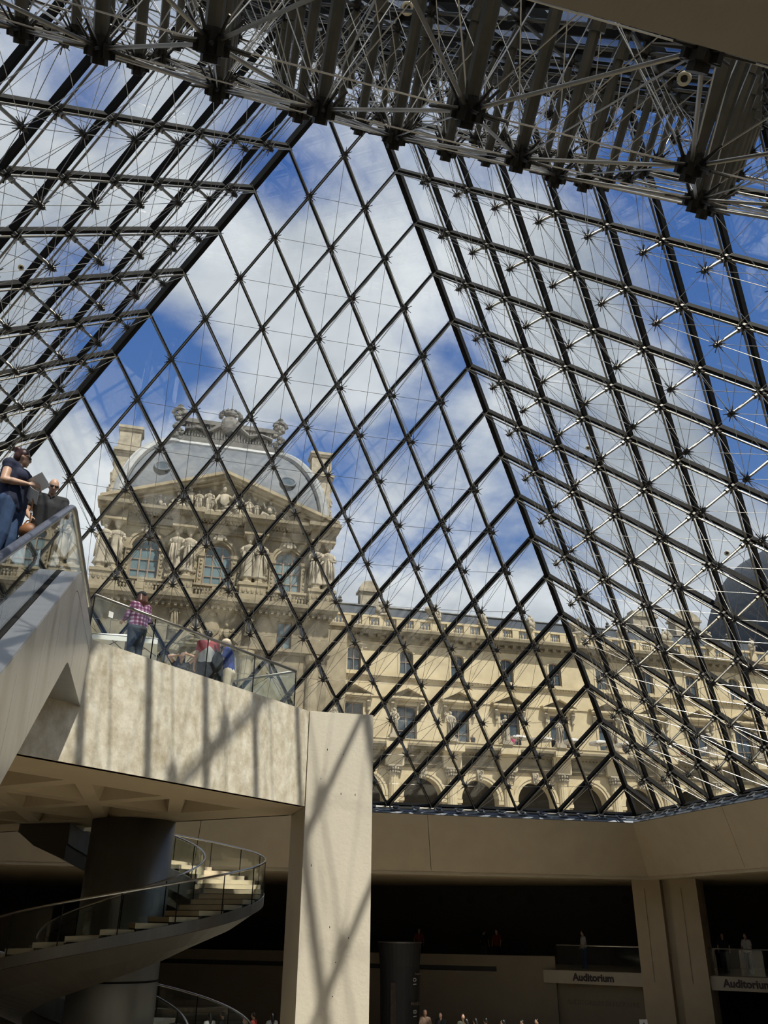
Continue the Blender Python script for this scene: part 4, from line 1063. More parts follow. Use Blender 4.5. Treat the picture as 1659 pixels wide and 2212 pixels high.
def hp_(r, a, dz): t = math.radians(a); return Vector((SC.x+r*math.cos(t), SC.y+r*math.sin(t), hz(a)+dz))
tm_ = MB()
def seg(m, r0, r1, a0_, a1_, zf0, zf1, n=3):
    vs = []
    for k in range(n+1):
        a = math.radians(a0_+(a1_-a0_)*k/n); vs.append([(r0*math.cos(a), r0*math.sin(a)), (r1*math.cos(a), r1*math.sin(a))])
    lo = [(*p, zf0) for p in [q[0] for q in vs]+[q[1] for q in vs[::-1]]]; hi = [(p[0], p[1], zf1) for p in lo]
    m.prism(lo, hi)
seg(tm_, RI+.06, RO-.06, 0, STEP-.1, -.108, 0); tread_me = tm_.mesh('tread', M_tread)
rm = MB(); seg(rm, RI+.08, RO-.08, .6, 1.8, -.20, -.108, 1); riser_me = rm.mesh('riser', M_stairunder)
k = 0; a = A_BEG
while a < A_END:
    Mx = Matrix.Translation((SC.x, SC.y, hz(a)+.2)) @ Matrix.Rotation(math.radians(a), 4, 'Z')
    t = inst('tread', tread_me, sta, Mx)
    r_ = bpy.data.objects.new('riser', riser_me); COL.objects.link(r_); r_.parent = t
    a += STEP
# body: sloping slab with deep smooth underside, outer and inner stringers
rings = []; na = int((A_END-A_BEG)/6)
for i in range(na+1):
    a = A_BEG+(A_END-A_BEG)*i/na
    rings.append([hp_(RI+.03, a, .02), hp_(RO-.03, a, .02), hp_(RO-.03, a, -.22), hp_((RO+RI)/2+.25, a, -.55), hp_(RI+.03, a, -.9)])
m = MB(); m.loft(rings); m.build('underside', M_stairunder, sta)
def strip(r, z0, z1, th, name, mtl, a0_=A_BEG, a1_=A_END, parent=sta, n=None):
    n = n or max(2, int((a1_-a0_)/5)); rr = []
    for i in range(n+1):
        a = a0_+(a1_-a0_)*i/n
        rr.append([hp_(r-th/2, a, z0), hp_(r+th/2, a, z0), hp_(r+th/2, a, z1), hp_(r-th/2, a, z1)])
    return MB().loft(rr).build(name, mtl, parent)
strip(RO, -.20, .03, .05, 'outer_stringer', M_drum); strip(RI, -.5, .03, .04, 'inner_stringer', M_drum)
for r, st_ in ((RO, 20.0), (RI, 30.0)):
    n = int((A_END-A_BEG)/st_); me = None
    for k in range(n):
        a = A_END-st_*(k+1)
        if me is None:
            rr = []
            for i in range(7):
                q = st_*(.012+.976*i/6); t = math.radians(q); z = q/90
                rr.append([((r+e)*math.cos(t), (r+e)*math.sin(t), z+zz_) for e, zz_ in ((-.006, .03), (.006, .03), (.006, .84), (-.006, .84))])
            me = MB().loft(rr).mesh('glass_panel', M_rglass)
        inst('glass_panel', me, sta, Matrix.Translation((SC.x, SC.y, hz(a))) @ Matrix.Rotation(math.radians(a), 4, 'Z'))
        p = hp_(r, a, 0); m = MB(); m.box(p.x-.012, p.x+.012, p.y-.012, p.y+.012, p.z, p.z+.86); m.build('post', M_steel_dk, sta)
    m = MB(); m.path([hp_(r, A_BEG+(A_END-A_BEG)*i/170, .88) for i in range(171)], .028, 8); m.build('handrail', M_handrail, sta, smooth=True)

# ================================================================ HALL BELOW: corner pillars, gallery, signs, banner
DU = Vector((1, -1, 0)).normalized(); DN = Vector((-1, -1, 0)).normalized()     # along the diagonal wall, towards the hall
def diag_box(m, s0, s1, n0, n1, z0, z1, base=20.5):
    """box on the diagonal: s along the wall from its middle, n towards the hall"""
    b_ = Vector((base, base, 0)); P_ = lambda s_, n_, z: b_+DU*s_+DN*n_+Vector((0, 0, z))
    m.prism([P_(s0, n0, z0), P_(s1, n0, z0), P_(s1, n1, z0), P_(s0, n1, z0)], [P_(s0, n0, z1), P_(s1, n0, z1), P_(s1, n1, z1), P_(s0, n1, z1)]); return m
cp = thing('corner_pier', 'pale concrete corner pier of grooved pillars below the glass corner', 'pillar', (20, 20, FLOOR_Z))
for s0, s1, n0, n1 in ((-1.45, -.12, -1.0, .70), (.25, 1.5, -1.0, .55)):
    m = MB(); w_ = (s1-s0)
    diag_box(m, s0, s0+w_*.42, n0, n1, FLOOR_Z, -2.6); diag_box(m, s0+w_*.47, s1, n0, n1+.02, FLOOR_Z, -2.6); diag_box(m, s0+w_*.42, s0+w_*.47, n0, n1-.05, FLOOR_Z, -2.6)
    diag_box(m, s0+w_*.42, s0+w_*.47, n0, n1, -3.0, -2.6); diag_box(m, s0+w_*.42, s0+w_*.47, n0, n1, FLOOR_Z, -6.9)
    m.build('pillar', M_soffit, cp)
m = MB(); diag_box(m, -.12, .25, -1.0, .2, FLOOR_Z, -2.6); m.build('web', M_soffit, cp)
# sign boards with lettering
def text_mesh(body, size, ext, mtl, off_=0.0, font_scale=1.0):
    cu = bpy.data.curves.new('lettering', 'FONT'); cu.body = body; cu.size = size; cu.extrude = ext; cu.offset = off_; cu.align_x = 'LEFT'; cu.resolution_u = 4
    cu.space_character = 1.0
    ob = bpy.data.objects.new('lettering_tmp', cu); COL.objects.link(ob)
    dg = bpy.context.evaluated_depsgraph_get(); me = bpy.data.meshes.new_from_object(ob.evaluated_get(dg))
    bpy.data.objects.remove(ob, do_unlink=True); bpy.data.curves.remove(cu)
    me.materials.clear(); me.materials.append(mtl); me.name = 'lettering'
    return me
def put_text(parent, me, origin, xdir, up=Vector((0, 0, 1)), width=None):
    xs = [v.co.x for v in me.vertices]; w0 = max(xs)-min(xs); k = width/w0 if width else 1
    x = xdir.normalized(); n_ = x.cross(up).normalized(); 
    return inst('lettering', me, parent, frame_mat(x*k, up*k, n_, origin))
aud = text_mesh('Auditorium', .55, .01, M_text, .022)
D41 = lambda x_: Vector((x_, 41-x_, 0))
def signboard(xa, xb, tx, tw, label):
    """board on the plane x + y = 41"""
    p, q = D41(xa)+DN*.27, D41(xb)+DN*.27; c0 = (p+q)/2
    t = thing('signboard', label, 'sign', (c0.x, c0.y, -7.12), 'pale signboards over the auditorium doors')
    m = MB(); m.prism([p+Vector((0, 0, -7.13)), q+Vector((0, 0, -7.13)), q+Vector((0, 0, -6.58)), p+Vector((0, 0, -6.58))],
                      [v_-DN*.25 for v_ in (p+Vector((0, 0, -7.13)), q+Vector((0, 0, -7.13)), q+Vector((0, 0, -6.58)), p+Vector((0, 0, -6.58)))]); m.build('board', M_sign, t)
    o_ = D41(tx)+DN*.282+Vector((0, 0, -6.985)); put_text(t, aud, o_, DU, width=tw)
signboard(16.0, 19.4, 17.05, 2.02, 'pale signboard left of the corner pier reading Auditorium')
signboard(21.05, 27.0, 21.93, 2.02, 'pale signboard right of the corner pier reading Auditorium')
# auditorium wall under the gallery
wl = MB()
P_a, P_b = Vector((16.38, 24.62, 0)), Vector((8.45, 29.18, 0)); dirw = (P_b-P_a).normalized(); P_c = P_a+dirw*30
nw = Vector((-dirw.y, dirw.x, 0)); nw = nw if nw.dot(Vector((-1, -1, 0))) > 0 else -nw
def wall_slab(m, p, q, z0, z1, th, nvec):
    m.prism([p+Vector((0, 0, z0)), q+Vector((0, 0, z0)), q+Vector((0, 0, z1)), p+Vector((0, 0, z1))], [v_-nvec*th for v_ in (p+Vector((0, 0, z0)), q+Vector((0, 0, z0)), q+Vector((0, 0, z1)), p+Vector((0, 0, z1)))]); return m
s1_, s2_ = P_a+dirw*2.9, P_a+dirw*30
wall_slab(wl, P_a, P_c, FLOOR_Z, -6.72, .4, nw)
aw = struct(wl.build('wall_auditorium', M_hallwall), 'plain stone wall below the gallery')
m = wall_slab(MB(), P_a, P_a+dirw*2.9, -6.72, -6.0, .4, nw); m.build('gallery_parapet', M_hallwall, aw)
m = wall_slab(MB(), s1_, P_c, -6.5, -6.0, .4, nw); m.build('gallery_parapet', M_hallwall, aw)
m = wall_slab(MB(), s1_-nw*.12, P_c-nw*.12, -6.72, -6.5, .2, nw); m.build('shadow_slot', M_black, aw)
m = MB(); wall_slab(m, D41(15.2)-DN*.35, D41(19.4)-DN*.35, FLOOR_Z, -7.0, .3, DN); lw_ = struct(m.build('wall_entrance', M_hallwall), 'stone wall with engraved lettering')
eng = text_mesh('AUDITORIUM DU LOUVRE', .3, .004, mat('engraved_letters', (.16, .13, .09), .9))
put_text(lw_, eng, D41(16.62)-DN*.343+Vector((0, 0, -8.03)), DU, width=3.5)
# gallery floor behind
m = MB(); wall_slab(m, D41(10)-DN*.25, D41(34)-DN*.25, -6.75, -6.58, 9, DN); gf = struct(m.build('floor_gallery', M_floor))
# glass rails above the signs
for xa, xb, lb in ((16.44, 19.32, 'glass gallery railing above the left signboard'), (21.3, 27.0, 'glass gallery railing above the right signboard')):
    p, q = D41(xa)-DN*.12, D41(xb)-DN*.12; c0 = (p+q)/2
    t = thing('gallery_railing', lb, 'railing', (c0.x, c0.y, -6.58))
    m = MB(); m.path([p+Vector((0, 0, -5.5)), q+Vector((0, 0, -5.5))], .03, 8); m.build('handrail', M_handrail, t)
    n_ = 3
    for k in range(n_):
        s_, e_ = p+(q-p)*(k/n_+.004), p+(q-p)*((k+1)/n_-.004)
        m = MB(); m.bar(s_+Vector((0, 0, -6.04)), e_+Vector((0, 0, -6.04)), .014, 1.02); m.build('glass_panel', M_rglass, t)
# back wall of the gallery with round openings
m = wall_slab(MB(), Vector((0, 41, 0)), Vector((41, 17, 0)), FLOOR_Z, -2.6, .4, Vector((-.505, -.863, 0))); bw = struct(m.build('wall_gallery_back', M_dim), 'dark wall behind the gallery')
bd = Vector((41, -24, 0)).normalized(); bn = Vector((-.505, -.863, 0))
for k in range(9):
    c_ = Vector((0, 41, 0))+bd*(15.5+1.75*k)+Vector((0, 0, -3.35)); m = MB()
    cc = [c_+bd*.24*math.cos(2*math.pi*i/14)+Vector((0, 0, .24*math.sin(2*math.pi*i/14))) for i in range(14)]
    m.prism([p+bn*.03 for p in cc], [p-bn*.1 for p in cc]); m.build('round_opening', M_black, bw)
# hanging cylindrical banner
ban = thing('banner', 'tall dark cylindrical banner with pale numbers beside the auditorium wall', 'banner', (7.8, 22.3, FLOOR_Z))
m = MB(); m.lathe([(.82, FLOOR_Z), (.88, -6.3), (.98, -5.38)], (7.8, 22.3, 0), 32); m.build('cylinder', M_black, ban)
m = MB(); m.lathe([(1.0, -5.38), (1.0, -5.34)], (7.8, 22.3, 0), 32); m.build('rim', M_steel, ban)
for body, size, z, dx in (('18', .34, -8.25, .52), ('10', .34, -7.05, .52), ('Louvre', .15, -6.62, .46), ('MUSÉE', .16, -7.75, .25)):
    me = text_mesh(body, size, .004, M_textlt if body in ('18', '10') else mat('dim_print', (.16, .13, .08), .7))
    ang = math.asin(dx/.86)
    o_ = Vector((7.8+.9*math.sin(ang), 22.3-.9*math.cos(ang), z)); tx = Vector((math.cos(ang), math.sin(ang), 0))
    if body in ('18', '10'):   # set sideways, reading upwards
        inst('lettering', me, ban, frame_mat(Vector((0, 0, 1)), -tx, Vector((0, 0, 1)).cross(-tx), o_))
    elif body == 'MUSÉE': put_text(ban, me, o_, tx)
    else: put_text(ban, me, o_, tx)
m = MB(); m.bar((7.35, 21.55, -8.6), (7.35, 21.55, -6.9), .34, .02, (0, 1, 0)); m.build('poster', mat('dark_poster', (.06, .035, .02), .6, var=.7, scale=3), ban)
# notices on stands at the floor
for (x, y), lb in (((16.35, 16.7), 'small white notice on a stand in front of the corner pier'), ((4.05, 19.5), 'small white notice on a stand left of the pillar foot')):
    t = thing('notice_stand', lb, 'sign', (x, y, FLOOR_Z))
    m = MB(); m.tube((x, y, FLOOR_Z), (x, y, -8.5), .02, n=6); m.build('pole', M_steel, t)
    m = MB(); m.box(x-.17, x+.17, y-.02, y+.02, -8.55, -7.95); m.build('board', M_white, t)
    m = MB(); m.lathe([(.2, FLOOR_Z), (.2, FLOOR_Z+.03)], (x, y, 0), 12); m.build('base', M_steel, t)
    m = MB(); m.prism([(x-.09, y-.022, -8.2), (x+.09, y-.022, -8.2), (x, y-.022, -8.04)], [(x-.09, y-.026, -8.2), (x+.09, y-.026, -8.2), (x, y-.026, -8.04)]); m.build('symbol', M_text, t)
# parasol for the attendants on the platform
parasol((-4.95, 5.5, 0.0), 1.22, 2.72, 'square white parasol standing on the platform behind the railing', None, square=True)
# ================================================================ PEOPLE
SKIN = mat('skin', (.50, .30, .20), .5, var=.08, scale=9)
SKIN_T = mat('skin_tanned', (.40, .22, .14), .5, var=.08, scale=9)
def cloth(name, col, **k): return mat('cloth_'+name, col, .85, var=k.pop('var', .25), scale=k.pop('scale', 14), **k)
NAVY = cloth('navy', (.010, .014, .045)); JEANS = cloth('jeans', (.035, .075, .17), var=.5, scale=9); BLACKC = cloth('black', (.012, .013, .015)); GREYT = cloth('grey_print', (.05, .05, .052), col2=(.16, .16, .15), scale=22)
GREYJ = cloth('grey_jeans', (.06, .065, .075), var=.4); BLUEC = cloth('blue', (.022, .05, .26), var=.45); KHAKI = cloth('khaki', (.66, .56, .40)); WHITEC = cloth('white', (.6, .58, .54)); REDC = cloth('red', (.36, .05, .035)); PINKC = cloth('pink', (.5, .03, .16)); ORNC = cloth('rust', (.24, .045, .02)); GREENC = cloth('olive', (.06, .06, .04)); TANC = cloth('tan', (.3, .2, .14))
HAIR_A = mat('auburn_hair', (.055, .012, .008), .4, var=.5, scale=30); HAIR_D = mat('dark_hair', (.012, .009, .007), .4, var=.4, scale=30); HAIR_R = mat('red_brown_hair', (.11, .035, .015), .45, var=.5, scale=30)
LENS = mat('sunglass_lens', (.01, .007, .006), .1); LEATHER = mat('tan_leather', (.28, .11, .035), .55, var=.3, scale=12); WOODM = mat('copper_cane', (.33, .15, .06), .35, metal=.3)
def plaid():
    m = new_mat('cloth_plaid'); t = m.node_tree; nd = t.nodes; ln = t.links
    out = nd.new('ShaderNodeOutputMaterial'); b = nd.new('ShaderNodeBsdfPrincipled'); ln.new(b.outputs[0], out.inputs[0]); b.inputs['Roughness'].default_value = .85
    tcn = nd.new('ShaderNodeTexCoord'); sp = nd.new('ShaderNodeSeparateXYZ'); ln.new(tcn.outputs['Object'], sp.inputs[0])
    def band(sock, sc, th):
        a = nd.new('ShaderNodeMath'); a.operation = 'MULTIPLY'; a.inputs[1].default_value = sc; ln.new(sock, a.inputs[0])
        f = nd.new('ShaderNodeMath'); f.operation = 'FRACT'; ln.new(a.outputs[0], f.inputs[0])
        g_ = nd.new('ShaderNodeMath'); g_.operation = 'GREATER_THAN'; g_.inputs[1].default_value = th; ln.new(f.outputs[0], g_.inputs[0]); return g_.outputs[0]
    s_ = nd.new('ShaderNodeMath'); s_.operation = 'ADD'; ln.new(band(sp.outputs['X'], 12, .55), s_.inputs[0]); ln.new(band(sp.outputs['Z'], 12, .55), s_.inputs[1])
    cr = nd.new('ShaderNodeValToRGB'); h_ = nd.new('ShaderNodeMath'); h_.operation = 'MULTIPLY'; h_.inputs[1].default_value = .5; ln.new(s_.outputs[0], h_.inputs[0]); ln.new(h_.outputs[0], cr.inputs[0])
    cr.color_ramp.interpolation = 'CONSTANT'; e = cr.color_ramp.elements; e[0].color = (.10, .022, .055, 1); e[1].position = .75; e[1].color = (.45, .35, .42, 1); k = e.new(.4); k.color = (.2, .07, .15, 1)
    ln.new(cr.outputs[0], b.inputs['Base Color']); return m
PLAID = plaid()
def two_tone():
    m = new_mat('cloth_red_over_white'); t = m.node_tree; nd = t.nodes; ln = t.links
    out = nd.new('ShaderNodeOutputMaterial'); b = nd.new('ShaderNodeBsdfPrincipled'); ln.new(b.outputs[0], out.inputs[0]); b.inputs['Roughness'].default_value = .85
    tcn = nd.new('ShaderNodeTexCoord'); sp = nd.new('ShaderNodeSeparateXYZ'); ln.new(tcn.outputs['Object'], sp.inputs[0])
    ab = nd.new('ShaderNodeMath'); ab.operation = 'ABSOLUTE'; ln.new(sp.outputs['X'], ab.inputs[0])
    mu = nd.new('ShaderNodeMath'); mu.operation = 'MULTIPLY'; mu.inputs[1].default_value = .9; ln.new(ab.outputs[0], mu.inputs[0])
    ad = nd.new('ShaderNodeMath'); ad.operation = 'ADD'; ln.new(mu.outputs[0], ad.inputs[0]); ln.new(sp.outputs['Z'], ad.inputs[1])
    g_ = nd.new('ShaderNodeMath'); g_.operation = 'GREATER_THAN'; g_.inputs[1].default_value = 1.36; ln.new(ad.outputs[0], g_.inputs[0])
    mx = nd.new('ShaderNodeMixRGB'); mx.inputs[1].default_value = (.42, .41, .39, 1); mx.inputs[2].default_value = (.33, .055, .055, 1); ln.new(g_.outputs[0], mx.inputs[0]); ln.new(mx.outputs[0], b.inputs['Base Color']); return m
REDWHITE = two_tone()

def capsule(m, p, q, r0, r1, n=10):
    p, q = Vector(p), Vector(q); d = (q-p)
    if d.length < 1e-5: d = Vector((0, 0, 1e-4))
    dn = d.normalized(); x = dn.cross(Vector((0, 0, 1)))
    if x.length < 1e-4: x = Vector((1, 0, 0))
    x.normalize(); y = dn.cross(x); rings = []
    for i in range(4):
        t = math.pi/2*(1-i/4)*.98; rings.append((p-dn*r0*math.sin(t), r0*math.cos(t)))
    rings.append((p, r0)); rings.append((q, r1))
    for i in range(1, 5):
        t = math.pi/2*(i/4)*.98; rings.append((q+dn*r1*math.sin(t), r1*math.cos(t)))
    m.loft([[c_+(x*math.cos(2*math.pi*k/n)+y*math.sin(2*math.pi*k/n))*r for k in range(n)] for c_, r in rings])
def chain(m, pts, rs):
    for a in range(len(pts)-1): capsule(m, pts[a], pts[a+1], rs[a], rs[a+1])
def fuse(m, name, mtl, vox, smooth_it=4):
    """one continuous skin over overlapping solids"""
    me = m.mesh(name+'_raw', mtl); ob = bpy.data.objects.new(name+'_raw', me); COL.objects.link(ob)
    r = ob.modifiers.new('r', 'REMESH'); r.mode = 'VOXEL'; r.voxel_size = vox; r.use_smooth_shade = True
    s_ = ob.modifiers.new('s', 'SMOOTH'); s_.iterations = smooth_it; s_.factor = .5
    dg = bpy.context.evaluated_depsgraph_get(); out = bpy.data.meshes.new_from_object(ob.evaluated_get(dg))
    bpy.data.objects.remove(ob, do_unlink=True); bpy.data.meshes.remove(me)
    out.name = name
    if not out.materials: out.materials.append(mtl)
    out.polygons.foreach_set('use_smooth', [True]*len(out.polygons))
    return out
def hand(m, wrist, d, nrm_, side, curl=.5, s=1.0):
    """palm and five fingers; d points along the fingers, nrm_ out of the palm"""
    d = Vector(d).normalized(); nrm_ = Vector(nrm_); nrm_ = (nrm_-d*nrm_.dot(d)).normalized(); lat = d.cross(nrm_)*side
    w = Vector(wrist)
    for k, o_ in enumerate((-.03, -.01, .01, .03)):
        b_ = w+d*.085*s+lat*o_*s; ln_ = (.062, .075, .08, .07)[k]*s
        chain(m, [w+d*.02*s+lat*o_*.6*s, b_], [.017*s, .0125*s])
        d1 = (d*math.cos(curl*.9)+nrm_*math.sin(curl*.9)).normalized(); d2 = (d*math.cos(curl*2)+nrm_*math.sin(curl*2)).normalized()
        chain(m, [b_, b_+d1*ln_*.55, b_+d1*ln_*.55+d2*ln_*.5], [.0105*s, .0095*s, .008*s])
    t0 = w+d*.03*s+lat*.03*s; t1 = t0+(d*.5+lat*.75+nrm_*.3).normalized()*.045*s; t2 = t1+(d*.85+lat*.25+nrm_*.45).normalized()*.04*s
    chain(m, [t0, t1, t2], [.016*s, .0125*s, .010*s])

def person(label, loc, rot, height=1.7, arms=None, legs=None, top=None, bottom=None, sleeve=.45, skin=SKIN, hair='short', hairm=HAIR_D, head_turn=0.0, head_nod=0.0, vox=.012,
           build=1.0, glasses=False, cap=None, group=None, shoe=BLACKC, lean=0.0, female=False, skirt=False, parts=True):
    k = height/1.70; T = lambda *p: Vector(p)
    ln_ = lambda p: Vector((p[0], p[1]+lean*(max(0, p[2]-.95)), p[2]))
    sh = .175*build*(.92 if female else 1.0); hipw = .095*build
    L_ = dict(legs or {})
    kn = [L_.get('lk', (-.10, .02, .48)), L_.get('rk', (.10, .02, .48))]; an = [L_.get('la', (-.10, -.03, .07)), L_.get('ra', (.10, -.03, .07))]
    A_ = arms or {}
    el = [Vector(A_.get('le', (-sh-.06, -.03, 1.12))), Vector(A_.get('re', (sh+.06, -.03, 1.12)))]
    wr = [Vector(A_.get('lw', (-sh-.07, .06, .88))), Vector(A_.get('rw', (sh+.07, .06, .88)))]
    hd = [A_.get('lh', (0, .1, -1)), A_.get('rh', (0, .1, -1))]; hn = [A_.get('ln', (1, .3, 0)), A_.get('rn', (-1, .3, 0))]
    shp = [ln_((-sh, 0, 1.40)), ln_((sh, 0, 1.40))]
    tz = [(0, 0, .93), (0, .01, 1.08), (0, .0, 1.25), (0, -.01, 1.37)]; tz = [ln_(p) for p in tz]
    neck0, neck1 = ln_((0, -.01, 1.43)), ln_((0, .01, 1.52))
    hc = ln_((0, .03, 1.595))
    Rh = Matrix.Rotation(head_turn, 3, 'Z') @ Matrix.Rotation(head_nod, 3, 'X')
    HP = lambda x, y, z: hc+Rh @ Vector((x, y, z))
    def torso(m, g=0.0, z0=0):
        bw = build
        for sd in (-1, 1):
            chain(m, [tz[0]+T(sd*.07*bw, 0, 0), tz[1]+T(sd*.065*bw, 0, 0), tz[2]+T(sd*.075*bw, 0, 0), tz[3]+T(sd*.085*bw, 0, 0)], [(.105+g)*bw, (.098+g)*bw, (.105+g)*bw, (.085+g)*bw])
            capsule(m, tz[3]+T(sd*.06*bw, 0, .02), shp[0 if sd < 0 else 1], .07*bw+g, .058*bw+g)
            if female: m.ball(ln_((sd*.075*bw, .085*bw, 1.27)), (.07*bw+g, .07*bw+g, .07*bw+g), 10, 8)
        capsule(m, tz[0], tz[2], .115*bw+g, .115*bw+g)
    S3 = lambda me: me
    def fin(name, m, mtl, v=vox, it=4):
        me = fuse(m, name, mtl, v, it); me.transform(Matrix.Scale(k, 4)); return me
    root = thing('person', label, 'person', loc, group); root.rotation_euler = (0, 0, rot)
    def put(name, me, parent=root):
        o = bpy.data.objects.new(name, me); COL.objects.link(o); o.parent = parent; return o
    # ---- body
    m = MB(); torso(m)
    capsule(m, tz[3]+T(0, 0, .03), neck1, .062, .052)
    m.ball(HP(0, -.005, .02), (.074, .094, .105), 14, 10); m.ball(HP(0, .03, -.045), (.056, .062, .07), 12, 9)
    capsule(m, HP(0, .085, .005), HP(0, .105, -.028), .009, .014)              # nose
    m.ball(HP(0, .088, -.062), (.022, .012, .008), 8, 6); m.ball(HP(0, .086, -.073), (.019, .012, .008), 8, 6); m.ball(HP(0, .078, -.1), (.022, .018, .016), 8, 6)
    for sd in (-1, 1):
        m.ball(HP(sd*.03, .085, .022), (.017, .009, .007), 8, 6); m.ball(HP(sd*.032, .082, .008), (.012, .01, .008), 8, 6)
        m.ball(HP(sd*.077, -.005, -.005), (.01, .02, .03), 8, 6)
    for i in (0, 1):
        sd = (-1, 1)[i]
        chain(m, [shp[i], el[i], wr[i]], [.05*build, .039*build, .027]); chain(m, [el[i]*.7+wr[i]*.3, wr[i]], [.04*build, .027])
        hand(m, wr[i], hd[i], hn[i], sd, .45)
        chain(m, [T(sd*hipw, 0, .92), T(*kn[i]), T(*an[i])], [.092*build, .058*build, .04])
        capsule(m, T(*kn[i])*.6+T(*an[i])*.4+T(0, -.02, 0), T(*an[i]), .052*build, .036)
        capsule(m, T(*an[i])+T(0, -.03, -.03), T(*an[i])+T(0, .14, -.04), .035, .03)
    put('body', fin('body', m, skin))
    # ---- top
    if top:
        m = MB(); torso(m, .016)
        for i in (0, 1):
            e = shp[i]+(el[i]-shp[i])*min(1, sleeve); chain(m, [shp[i], e], [.064*build, .056*build])
            if sleeve > 1: chain(m, [el[i], el[i]+(wr[i]-el[i])*(sleeve-1)], [.056*build, .045])
        capsule(m, tz[0]+T(0, 0, -.03), tz[0]+T(0, 0, .05), .125*build, .12*build)
        put('shirt', fin('shirt', m, top, max(vox, .012)))
    if bottom:
        m = MB()
        capsule(m, T(-.06*build, 0, .93), T(.06*build, 0, .93), .118*build, .118*build); capsule(m, T(-.05*build, -.02, .87), T(.05*build, -.02, .87), .125*build, .125*build)
        for i in (0, 1):
            sd = (-1, 1)[i]; chain(m, [T(sd*hipw, 0, .90), T(*kn[i]), T(*an[i])+T(0, 0, .04)], [.108*build, .078*build, .062])
        put('trousers', fin('trousers', m, bottom, max(vox, .012)))
    m = MB()
    for i in (0, 1):
        a = T(*an[i]); capsule(m, a+T(0, -.04, -.025), a+T(0, .15, -.035), .045, .038); m.box(a.x-.045, a.x+.045, a.y-.08, a.y+.18, a.z-.07, a.z-.05)
    put('shoes', fin('shoes', m, shoe, max(vox, .014), 2))
    # ---- hair, hat, glasses
    if hair != 'bald':
        m = MB(); m.ball(HP(0, -.018, .042), (.087, .098, .098), 14, 10); m.ball(HP(0, -.05, -.0), (.08, .07, .085), 12, 9)
        if hair == 'bun': m.ball(HP(0, -.095, .10), (.052, .05, .05), 10, 8, 3, .2, 4); m.ball(HP(0, -.05, .08), (.07, .06, .05), 10, 8)
        if hair == 'long':
            for x in (-.05, 0, .05): chain(m, [HP(x, -.06, .03), HP(x*1.3, -.09, -.10), HP(x*1.35, -.085, -.24)], [.055, .06, .03])
            for x in (-1, 1): chain(m, [HP(x*.07, -.02, .03), HP(x*.082, -.02, -.12), HP(x*.08, 0, -.22)], [.03, .03, .014])
        put('hair', fin('hair', m, hairm, max(vox, .011), 2))
    else:
        m = MB()
    if cap:
        m = MB(); m.ball(HP(0, -.012, .068), (.103, .118, .09), 14, 10); m.prism([HP(*p) for p in ((-.07, .06, .05), (.07, .06, .05), (.055, .175, .035), (-.055, .175, .035))], [HP(*p) for p in ((-.07, .06, .062), (.07, .06, .062), (.055, .175, .045), (-.055, .175, .045))])
        put('cap', fin('cap', m, cap, max(vox, .009), 2))
    if glasses:
        m = MB()
        for sd in (-1, 1):
            m.ball(HP(sd*.034, .094, .010), (.028, .010, .02), 10, 7); m.tube(HP(sd*.062, .085, .015), HP(sd*.082, -.01, .012), .004, n=6)
        m.tube(HP(-.015, .1, .016), HP(.015, .1, .016), .004, n=6)
        me = m.mesh('sunglasses', LENS, smooth=True); me.transform(Matrix.Scale(k, 4)); put('sunglasses', me)
    root['k'] = k
    return root
def pl(root, p):
    """a point of a person's own frame, in the world"""
    return root.location + Matrix.Rotation(root.rotation_euler.z, 3, 'Z') @ (Vector(p)*root['k'])

# ---- on the escalator
wom = person('woman with an auburn bun, navy top and jeans reading papers on the escalator', (-5.95, -7.75, -.58), math.radians(-112), 1.72,
    arms=dict(le=(-.29, .03, 1.13), lw=(-.12, .25, 1.14), lh=(.5, .8, .1), ln=(.6, -.6, -.4), re=(.29, .03, 1.13), rw=(.10, .25, 1.15), rh=(-.4, .85, .1), rn=(-.6, -.6, -.4)),
    top=NAVY, bottom=JEANS, sleeve=.22, hair='bun', hairm=HAIR_A, head_turn=math.radians(30), head_nod=math.radians(-8), glasses=True, build=1.3, female=True, vox=.011)
man = person('bald man in sunglasses and a black polo shirt leaning on the escalator handrail', (-5.67, -6.62, -.36), math.radians(-165), 1.64,
    arms=dict(le=(-.26, .12, 1.14), lw=(-.20, .36, 1.10), lh=(.1, 1, -.1), ln=(0, 0, -1), re=(.30, .02, 1.14), rw=(.26, .22, .98), rh=(-.1, 1, -.3), rn=(0, 0, -1)),
    top=BLACKC, bottom=GREYJ, sleeve=.55, hair='bald', head_nod=math.radians(-24), glasses=True, build=1.12, vox=.011, lean=.10)
mid = person('person in a dark printed shirt half hidden behind the papers', (-6.18, -6.86, -.36), math.radians(-140), 1.55,
    arms=dict(le=(-.25, .05, 1.12), lw=(-.08, .22, 1.30), lh=(.2, .3, .9), ln=(.2, -.9, 0), re=(.25, .05, 1.12), rw=(.2, .2, 1.0)),
    top=GREYT, bottom=GREYJ, sleeve=.5, hair='short', hairm=HAIR_D, build=1.0, vox=.014)
h1 = pl(wom, (.0, .46, 1.22)); d_ = Matrix.Rotation(wom.rotation_euler.z, 3, 'Z')
def sheet(c_, ux, uy, w_, h_, label, bend=.03):
    m = MB(); ux, uy = Vector(ux).normalized(), Vector(uy); uy = (uy-ux*uy.dot(ux)).normalized(); n_ = ux.cross(uy); rows = []
    for i in range(7):
        t = i/6-.5; rows.append([c_+ux*w_*t+uy*h_*s_+n_*(bend*math.cos(t*3)+e) for s_, e in ((-.5, 0), (.5, 0), (.5, .003), (-.5, .003))])
    m.loft(rows); o = m.build('paper_sheet', M_white); o.location = (0, 0, 0); return tag(o, label, 'paper')
